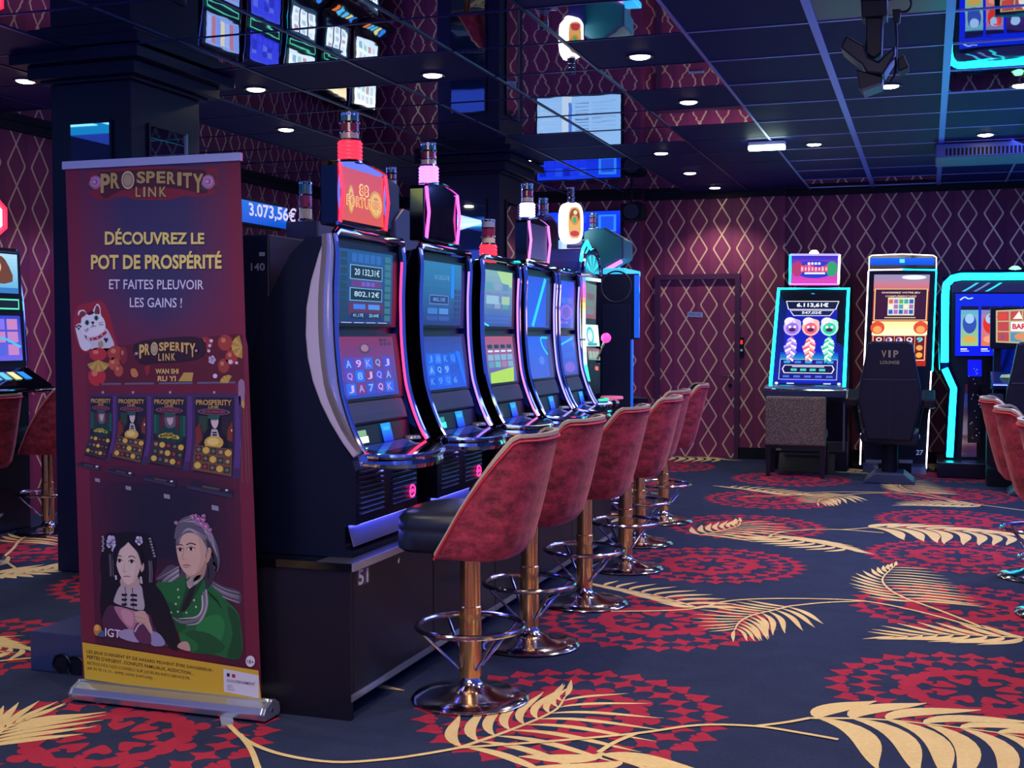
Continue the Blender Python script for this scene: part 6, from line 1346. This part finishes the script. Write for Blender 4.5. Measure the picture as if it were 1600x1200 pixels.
for k, s_ in enumerate('Q??Q9'):
    u = .05 + .185 * k; rect(m, q, u + .178, .07, u + .186, .33, SCREEN, '#f0d0a0', 4)
    if s_ != '?': textbox(m, q, s_, u + .03, .26, u + .14, .315, SCREEN, '#70e0e0' if s_ == '9' else '#f8f0f0', 5, .03)
    else: ell(m, q, u + .085, .285, .06, .03, SCREEN, '#e8d8e8', 5); ell(m, q, u + .07, .29, .03, .02, SCREEN, '#6a3c98', 6)
    ell(m, q, u + .085, .20, .06, .03, SCREEN, ('#f0a040', '#e8d8f0', '#d8e0f0', '#f0f0f8', '#e8a850')[k], 5); ell(m, q, u + .085, .12, .06, .03, SCREEN, ('#d0e0f8', '#f0c060', '#e89040', '#e0e0f0', '#f0b040')[k], 5)
m.build('game_screen', t, True)
q = PixPlane((0, Y - .003, 0), (0, -1, 0)); m = MB(); text(m, q, '27', ((1432, 703), (1443, 703), (1442, 711), (1431, 711)), PRINT, '#c8cce0', 1, .02); m.build('number_label', t, True)
m = MB(); 
a, b = py_(1348, 618, Y), py_(1455, 618, Y); m.box(a.x, b.x, Y - .24, Y, a.z - .06, a.z - .01, GLOSSB); m.build('button_deck', t, True, bevel=.01)
for x0, x1 in ((1353, 1379), (1404, 1426)): c, d = py_(x0, 718, Y - .004), py_(x1, 724, Y - .004); m = MB(); m.box(c.x, d.x, Y - .008, Y, d.z, c.z, SILVER); m.build('vent_plate', t, True)
c, d = py_(1424, 735, 13.0), py_(1447, 744, 13.0); m = MB(); m.prism([(Y - .16, 0), (Y, 0), (Y, .09), (Y - .12, .07)], c.x, d.x, mat('blue_steel_foot', '#24305c', .35, .4), 'x'); m.build('foot', t, True)
c, d = py_(1348, 735, 13.0), py_(1372, 744, 13.0); m = MB(); m.prism([(Y - .16, 0), (Y, 0), (Y, .09), (Y - .12, .07)], c.x, d.x, MATS['blue_steel_foot'], 'x'); m.build('foot', t, True)

# --- big machine in a cyan neon portal
t = thing('slot_machine', 'large slot machine framed by a thick cyan neon portal, at the right edge', 'slot machine', (.8, 13.3, 0))
Y = 13.0; CX = py_(1700, 500, Y).x
left = [py_(x, y, Y) for x, y in ((1560, 432), (1502, 432), (1488, 435), (1479, 444), (1477, 460), (1476, 566))]
low = [py_(x, y, Y) for x, y in ((1476, 576), (1490, 607), (1488, 640), (1484, 714))]
mir = lambda P: [Vector((2 * CX - p.x, p.y, p.z)) for p in P]
m = MB(); m.tube([tuple(p) for p in left[::-1]] + [(2 * CX - p.x, p.y, p.z) for p in left], .036, NEON['cyan'], 12); m.build('neon_portal', t, True, smooth=True)
for P in (low, mir(low)): m = MB(); m.tube([tuple(p) for p in P], .032, NEON['cyan'], 12); m.build('neon_post', t, True, smooth=True)
fx0, fx1 = left[5].x - .05, 2 * CX - left[5].x + .05; ztop = left[0].z
m = MB()
for s_ in (0, 1):
    P = left[5:] + low; f_ = (lambda x: x) if not s_ else (lambda x: 2 * CX - x)
    m.tube([(f_(left[4].x - .012), Y + .07, left[4].z)] + [(f_(p.x), Y + .07, p.z) for p in P], .055, mat('navy_gloss_frame', '#101a4c', .1, .5), 10)
    m.build('portal_frame', t, True, smooth=True); m = MB()
m.tube([(left[3].x - .03, Y + .07, left[3].z + .02), (left[1].x, Y + .07, left[1].z + .02), (2 * CX - left[1].x, Y + .07, left[1].z + .02), (2 * CX - left[3].x + .03, Y + .07, left[3].z + .02)], .05, MATS['navy_gloss_frame'], 10); m.build('portal_top', t, True, smooth=True)
bx0 = py_(1486, 500, Y + .15).x; bx1 = 2 * CX - bx0
m = MB(); m.box(bx0, bx1, Y + .12, Y + .7, .14, ztop - .03, BLACK); m.build('body', t, True)
px0 = py_(1464, 716, Y).x; m = MB(); m.box(px0, 2 * CX - px0, 12.72, Y + .7, 0, .155, mat('navy_platform', '#0c1026', .25)); m.build('platform', t, True, bevel=.01)
q = yq(((1493, 459), (1640, 459), (1640, 556), (1492, 556)), Y + .02); m = MB(); a, b = q(0, 0), q(1, 1); m.box(a.x, b.x, Y + .023, Y + .11, a.z, b.z, BLACK); sc_ = m.build('screen_housing', t, True)
m = MB(); grad(m, q, 0, 0, 1, 1, '#0818f0', '#0c28d8', SCREEN, 1, 6); stroke(m, q, [(.05, .90), (.1, .945), (.14, .92), (.19, .935)], .018, SCREEN, '#c0e8ff', 2); 
for k, (u, c1_, c2_, c3_) in enumerate(((.06, '#58a8d0', '#3050b0', '#a0c870'), (.28, '#6a80c0', '#e03028', '#e87840'), (.50, '#302060', '#402878', '#503090'), (.72, '#4060c0', '#8040a0', '#d0a060'))):
    grad(m, q, u, .16, u + .19, .80, c3_, c1_, SCREEN, 2, 5); rect(m, q, u, .74, u + .19, .80, SCREEN, '#101040', 3); ell(m, q, u + .095, .52, .075, .16, SCREEN, c2_, 3); ell(m, q, u + .095, .60, .05, .08, SCREEN, '#a0c8f0', 4); ell(m, q, u + .095, .27, .07, .06, SCREEN, '#d8a850' if k == 0 else '#f0a080', 4)
    rect(m, q, u, .10, u + .07, .12, SCREEN, '#e0e8ff', 3); rect(m, q, u, .07, u + .09, .085, SCREEN, '#c0d0ff', 3)
textbox(m, q, '7', .36, .42, .44, .66, SCREEN, '#ff4038', 6, .02); m.build('game_screen', sc_, True)
q = yq(((1487, 440), (1640, 440), (1640, 457), (1487, 457)), Y + .10); m = MB(); rect(m, q, 0, 0, 1, 1, SCREEN, '#1c1848', 0)
for k in range(3): stroke(m, q, [(.12 + .12 * k, .1), (.2 + .12 * k, .5), (.27 + .12 * k, .9)], .035, SCREEN, ('#40c8f0', '#6080c0', '#30e0f0')[k], 1)
m.build('upper_glass', t, True)
q = yq(((1508, 600), (1526, 600), (1526, 714), (1502, 714)), Y + .09); m = MB(); rect(m, q, 0, 0, 1, 1, mat('mirror_side_panel', '#a8acc0', .06, 1.0), None, 0); m.build('mirror_panel', t, True)
q = yq(((1512, 562), (1534, 562), (1534, 692), (1512, 692)), Y + .07); m = MB(); rect(m, q, 0, 0, 1, .8, mat('sparkle_glass', '#060818', .1), None, 0); rect(m, q, 0, .8, 1, 1, SCREEN, '#0c18e8', 1)
rr = random.Random(3)
for k in range(26): ell(m, q, rr.uniform(.08, .92), rr.uniform(.03, .95), .018, .005, SCREEN, '#b8d0ff', 2, 6)
m.build('sparkle_panel', t, True)
p = py_(1586, 420, Y + .1); m = MB(); m.box(p.x - .02, p.x + .02, Y + .05, Y + .15, ztop, p.z - .02, BLACK); m.lathe([(.065, -.03), (.06, .0), (.03, .025), (0, .03)], p, mat('green_beacon', '#70f090', .3, emit=1.6, ecol='#80f0a0'), 16); m.build('beacon', t, True, smooth=True)

# --- machine in front of it, mostly cut by the right edge
t = thing('slot_machine', 'dark slot machine with lit reel screen before the cyan portal, cut by the right edge', 'slot machine', (1.1, 12.5, 0))
Y = 12.36; q = yq(((1556, 485), (1640, 481), (1640, 539), (1556, 535)), Y); a = py_(1547, 540, Y)
x0 = a.x; x1 = x0 + .62
m = MB(); m.box(x0, x1, Y + .006, Y + .10, py_(1550, 545, Y).z, py_(1550, 480, Y).z, BLACK); m.build('screen_housing', t, True, bevel=.006)
m = MB(); rect(m, q, 0, 0, 1, 1, SCREEN, '#b8b080', 0); bars(m, q, .02, .03, .98, .97, 4, 3, ['#c04848', '#8aa868', '#b89870', '#5890b8', '#a8a088'], .06, 1)
rect(m, q, .28, .36, .60, .64, SCREEN, '#f0f0f0', 2); textbox(m, q, 'BAR', .31, .42, .57, .58, SCREEN, '#d03040', 3, .04); textbox(m, q, '5', .1, .12, .16, .26, SCREEN, '#186890', 3, .03)
ell(m, q, .45, .2, .1, .1, SCREEN, '#d89060', 2); ell(m, q, .75, .2, .1, .1, SCREEN, '#e0a868', 2); ell(m, q, .12, .8, .1, .1, SCREEN, '#d84838', 2); poly(m, q, [(.32, .72), (.44, .95), (.5, .72)], SCREEN, '#f8f8e8', 2); m.build('game_screen', t, True)
m = MB(); m.box(x0 + .04, x1, Y + .10, Y + .32, .0, py_(1550, 520, Y).z, BLACK); m.prism([(Y - .22, 0), (Y + .1, 0), (Y + .1, .62), (Y - .06, .62), (Y - .10, .2), (Y - .22, .16)], x0 - .02, x1, BLACKM, 'x'); m.build('body', t, True)
z_ = py_(1560, 598, Y - .1).z; m = MB(); m.prism([(Y - .24, z_ - .05), (Y - .24, z_), (Y + .1, z_ + .1), (Y + .1, z_ - .08)], x0 + .01, x1, mat('blue_steel_deck', '#1c3c80', .2, .3), 'x'); dk = m.build('button_deck', t, True, bevel=.008)
m = MB(); m.tube([(x0 + .02, Y - .245, z_ - .02), (x1, Y - .245, z_ - .02)], .012, CHROME); m.build('chrome_bumper', dk, True, smooth=True)
m = MB(); m.lathe([(0, .03), (.07, .025), (.085, .0)], (x0 + .17, Y - .08, z_ + .05), mat('pale_green_button', '#a0b890', .3, emit=.25, ecol='#a0c090'), 18); m.build('play_button', dk, True, smooth=True)
m = MB(); m.box(x0 + .1, x1, Y + .1, Y + .3, z_ + .05, py_(1550, 545, Y).z + .02, mat('blue_glow_panel', '#10207c', .3, emit=.35, ecol='#1830e0')); m.build('middle_panel', t, True)

# ------------------------------------------------------------------ chairs at the back wall
def vip_chair(label, loc):
    """built round the chair's own foot: +y towards the machine"""
    t = thing('lounge_chair', label, 'chair', loc)
    Yb = loc[1] - .16; L = lambda x, y, Y=Yb: (py_(x, y, Y) - Vector((-.33, 0, 0))) if False else py_(x, y, Y)
    m = MB()
    m.prism([(-.24, 0), (.24, 0), (.22, .03), (.13, .10), (-.13, .10), (-.22, .03)], -.20, .26, mat('slate_foot_cover', '#2b3452', .5)); m.build('foot', t, bevel=.01)
    m = MB(); m.lathe([(.075, .09), (.075, .36), (.05, .37)], (0, .02, 0), BLACKM, 20); m.build('column', t, smooth=True)
    m = MB(); m.prism([(-.25, .36), (.25, .36), (.27, .42), (.26, .50), (-.26, .50), (-.27, .42)], -.12, .36, LEATHER); m.build('seat', t, bevel=.03)
    bk = [(-.20, 1.325), (-.165, 1.345), (.165, 1.345), (.20, 1.325), (.235, 1.12), (.275, .93), (.285, .78), (.20, .42), (-.20, .42), (-.285, .78), (-.275, .93), (-.235, 1.12)]
    m = MB(); n = len(bk)
    def lean(z): return -.16 - (z - .42) * .12
    v = [(x, lean(z) - d, z) for d in (0, .09) for x, z in bk]
    v2 = [(x * .93, lean(z) - .105, .42 + (z - .42) * .985 + .006) for x, z in bk]
    m.add(v + v2, [tuple(range(n))] + [(i, n + i, n + (i + 1) % n, (i + 1) % n) for i in range(n)] + [(n + i, 2 * n + i, 2 * n + (i + 1) % n, n + (i + 1) % n) for i in range(n)] + [tuple(range(3 * n - 1, 2 * n - 1, -1))], mat('navy_chair_leather', '#11162c', .4)); b = m.build('backrest', t, bevel=.012)
    m = MB(); m.tube([(-.24, lean(.99) - .106, .99), (.24, lean(.99) - .106, .99)], .003, GREYP); m.tube([(0, lean(.99) - .106, .99), (0, lean(.45) - .106, .45)], .003, GREYP); m.build('seam', b)
    q = Quad((-.085, lean(1.26) - .107, 1.262), (.085, lean(1.26) - .107, 1.262), (.085, lean(1.13) - .107, 1.135), (-.085, lean(1.13) - .107, 1.135), n=(0, -1, 0), step=.001)
    m = MB()
    for k, ch in enumerate('VIP'): textbox(m, q, ch, (.06, .42, .68)[k], .48, (.32, .54, .94)[k], 1.0, PRINT, '#a89878', 1, .03)
    textbox(m, q, 'LOUNGE', 0, .0, 1, .24, PRINT, '#a89878', 1, .02); m.build('lettering', b)
    for s_ in (-1, 1):
        m = MB(); m.prism([(-.10, .72), (-.12, .80), (.02, .885), (.22, .87), (.24, .80), (.1, .70)], s_ * .345 - .06, s_ * .345 + .06, LEATHER, 'x'); ar = m.build('armrest', t, bevel=.015)
        m = MB(); m.tube([(s_ * .33, .0, .74), (s_ * .28, .02, .46)], .03, BLACKM); m.build('arm_post', ar, smooth=True)
    return t
p = pz(1390, 752); V1 = vip_chair('black high backed lounge chair lettered VIP, before machine 27', (p.x, p.y - .05, 0))
p = pz(1618, 770); o = copy_tree(V1); o.location = (p.x, p.y - .12, 0); o['label'] = 'black lounge chair at the right edge, behind the red stools'
for x in (V1, o): x['group'] = 'black lounge chairs at the back wall'

t = thing('upholstered_chair', 'low brown beige upholstered chair with dark legs, before the cyan framed machine', 'chair', (-1.22, 12.5, 0))
BEIGE = mat('woven_beige_fabric', '#4d4038', .8); n, l = nodes(BEIGE); tc = n.new('ShaderNodeTexCoord'); vo = n.new('ShaderNodeTexVoronoi'); vo.inputs['Scale'].default_value = 62; cr = n.new('ShaderNodeValToRGB')
cr.color_ramp.elements[0].color = (*lin('#9a846c'), 1); cr.color_ramp.elements[1].color = (*lin('#5c4c48'), 1); cr.color_ramp.elements[1].position = .6
l.new(tc.outputs['Object'], vo.inputs['Vector']); l.new(vo.outputs[0], cr.inputs[0]); l.new(cr.outputs[0], n['Principled BSDF'].inputs['Base Color'])
Yc = 12.30; a, b = py_(1196, 619, Yc), py_(1290, 698, Yc)
m = MB(); m.prism([(Yc - .03, b.z), (Yc + .07, b.z), (Yc + .05, a.z), (Yc - .035, a.z)], a.x, b.x, BEIGE, 'x'); m.build('backrest', t, True, bevel=.02)
m = MB(); m.box(a.x + .01, b.x - .01, Yc + .08, Yc + .44, .36, .46, BEIGE); m.build('seat', t, True, bevel=.025)
DW = mat('dark_wood_leg', '#15131f', .4)
m = MB(); m.box(a.x + .02, b.x - .02, Yc + .0, Yc + .42, b.z - .03, .355, DW); m.build('apron', t, True)
for x in (a.x + .03, b.x - .03):
    for y in (Yc + .02, Yc + .40): m = MB(); m.add([(x + sx * w_, y + sy * w_, z) for z, w_ in ((0, .018), (b.z + .0, .028)) for sx, sy in ((-1, -1), (1, -1), (1, 1), (-1, 1))], [(3, 2, 1, 0), (4, 5, 6, 7)] + [(i, (i + 1) % 4, 4 + (i + 1) % 4, 4 + i) for i in range(4)], DW); m.build('leg', t, True)

# ------------------------------------------------------------------ things on the ceiling and high on the walls
def pxprism(mb, pts, Y, d, m_): P = [py_(x, y, Y) for x, y in pts]; mb.prism([(p.x, p.z) for p in P], Y, Y + d, m_)
t = thing('moving_head_spotlight', 'black moving head spotlight hanging from the ceiling at upper right', 'spotlight', (-.25, 5.5, CEIL - .01))
Y = 5.42
SPM = mat('spotlight_black', '#0e1026', .45)
m = MB(); pxprism(m, [(1345, 0), (1386, -2), (1386, 24), (1346, 27)], Y, .14, SPM); P = py_(1365, 0, Y); m.box(P.x - .055, P.x + .055, Y + .0, Y + .14, P.z, CEIL - .008, SPM); m.build('base_box', t, True, bevel=.006)
m = MB(); pxprism(m, [(1352, 26), (1380, 26), (1378, 82), (1366, 92), (1352, 84)], Y + .02, .09, SPM); m.build('yoke', t, True, bevel=.008)
m = MB(); pxprism(m, [(1313, 74), (1322, 55), (1350, 70), (1356, 88), (1372, 96), (1382, 86), (1400, 70), (1399, 84), (1380, 116), (1354, 113), (1346, 100), (1330, 88)], Y - .02, .17, mat('spotlight_grey', '#1a1c36', .4)); hd = m.build('head', t, True, bevel=.008)
m = MB(); pxprism(m, [(1337, 108), (1352, 112), (1380, 120), (1378, 132), (1349, 143), (1342, 136)], Y - .01, .15, SPM); m.build('lamp_housing', hd, True, bevel=.006)
m = MB(); pxprism(m, [(1349, 143), (1346, 139), (1376, 129), (1378, 132)], Y - .014, .15, mat('spotlight_edge', '#54587c', .4)); m.build('edge_label', hd, True)
m = MB(); pxprism(m, [(1402, 92), (1412, 84), (1421, 104), (1404, 112)], Y, .12, SPM); m.build('lens_hood', hd, True, bevel=.006)
m = MB(); c = [py_(x, y, Y + .05) for x, y in ((1420, -6), (1424, 6), (1418, 17), (1404, 20), (1400, 32), (1401, 60), (1400, 90), (1398, 116), (1390, 128))]; m.tube([tuple(p) for p in openpts([tuple(p) for p in c], 4)], .005, SPM); m.build('cable', t, True, smooth=True)
m = MB(); pxprism(m, [(1394, 14), (1408, 14), (1406, 34), (1396, 36)], Y + .03, .05, SPM); m.build('connector', t, True, bevel=.004)

t = thing('emergency_lamp', 'white lit emergency lamp box hanging under the ceiling at centre right', 'lamp', (-1.31, 10.5, CEIL - .01))
p = pz(1198, 225, 2.99); m = MB(); m.box(p.x - .15, p.x + .15, p.y - .03, p.y + .06, 2.975, CEIL - .008, WHITEP); m.build('housing', t, True, bevel=.008)
m = MB(); m.box(p.x - .15, p.x + .15, p.y - .035, p.y + .05, 2.942, 2.974, mat('lit_diffuser', '#e8fff0', .4, emit=7, ecol='#dcffe8')); m.build('diffuser', t, True, bevel=.008)

t = thing('air_conditioner', 'grey blue ceiling air conditioner with slatted vent at upper right', 'air conditioner', (.8, 11.3, CEIL - .01))
Y = 11.0; a, b = py_(1462, 228, Y), py_(1462, 247, Y); xr = a.x + 1.2
m = MB(); m.box(a.x, xr, Y, Y + .6, b.z, CEIL - .008, mat('ac_casing', '#4a5a90', .4)); m.build('casing', t, True, bevel=.01)
s0, s1 = py_(1478, 232, Y), py_(1620, 232, Y)
m = MB(); m.box(s0.x, s1.x, Y - .004, Y + .01, b.z + .015, b.z + .075, BLACKM); v = m.build('vent', t, True)
for k in range(22):
    x = s0.x + .02 + (s1.x - s0.x - .04) * k / 21; m = MB(); m.box(x - .006, x + .006, Y - .012, Y - .002, b.z + .015, b.z + .075, MATS['ac_casing']); m.build('slat', v, True)

t = thing('wall_speaker', 'black loudspeaker hung under the ceiling left of the patterned door', 'speaker', (-3.2, 13.3, 2.75))
m = MB(); pxprism(m, [(969, 319), (998, 314), (1004, 322), (1003, 341), (974, 346), (969, 342)], 13.3, .25, BLACKM); bx = m.build('cabinet', t, True, bevel=.01)
p = py_(986, 316, 13.4); m = MB(); m.tube([(p.x, 13.42, p.z - .01), (p.x, 13.42, CEIL - .008)], .018, BLACKM); m.build('bracket', t, True, smooth=True)
p = py_(986, 330, 13.298); m = MB(); m.lathe([(.0, -.004), (.08, -.004), (.085, .0)], p, GREYP, 24, 'y'); m.build('grille', bx, True, smooth=True)

# cyan lit bay ceiling beyond the left edge of view (seen in the pillar mirror)
LP = mat('cyan_white_light_panel', '#a8ecff', .4, emit=1.3, ecol='#8ce4ff')
CP = mat('cyan_light_cove', '#0a5a80', .4, emit=.55, ecol='#10a8e8')
for xa, xb, lb in ((-6.5, -5.98, 'pale cyan ceiling light panel seen in the near pillar mirror, left one'), (-5.88, -5.42, 'pale cyan ceiling light panel seen in the near pillar mirror, right one')):
    ya, yb = 4.08, 4.52
    t = thing('ceiling_light_panel', lb, 'ceiling light', ((xa + xb) / 2, (ya + yb) / 2, CEIL))
    m = MB(); m.box(xa, xb, ya, yb, CEIL - .03, CEIL - .01, LP); m.build('diffuser', t, True)
    m = MB(); x0, x1 = (xa - .6, xb + .05) if xa < -6 else (xa - .05, xb + .35); m.box(x0, x1, ya - .35, ya, CEIL - .025, CEIL - .01, CP); m.box(x0, xa, ya, yb, CEIL - .025, CEIL - .01, CP); m.box(xb, x1, ya, yb, CEIL - .025, CEIL - .01, CP); m.box(x0, x1, yb, yb + .12, CEIL - .025, CEIL - .01, CP); m.build('light_cove', t, True)
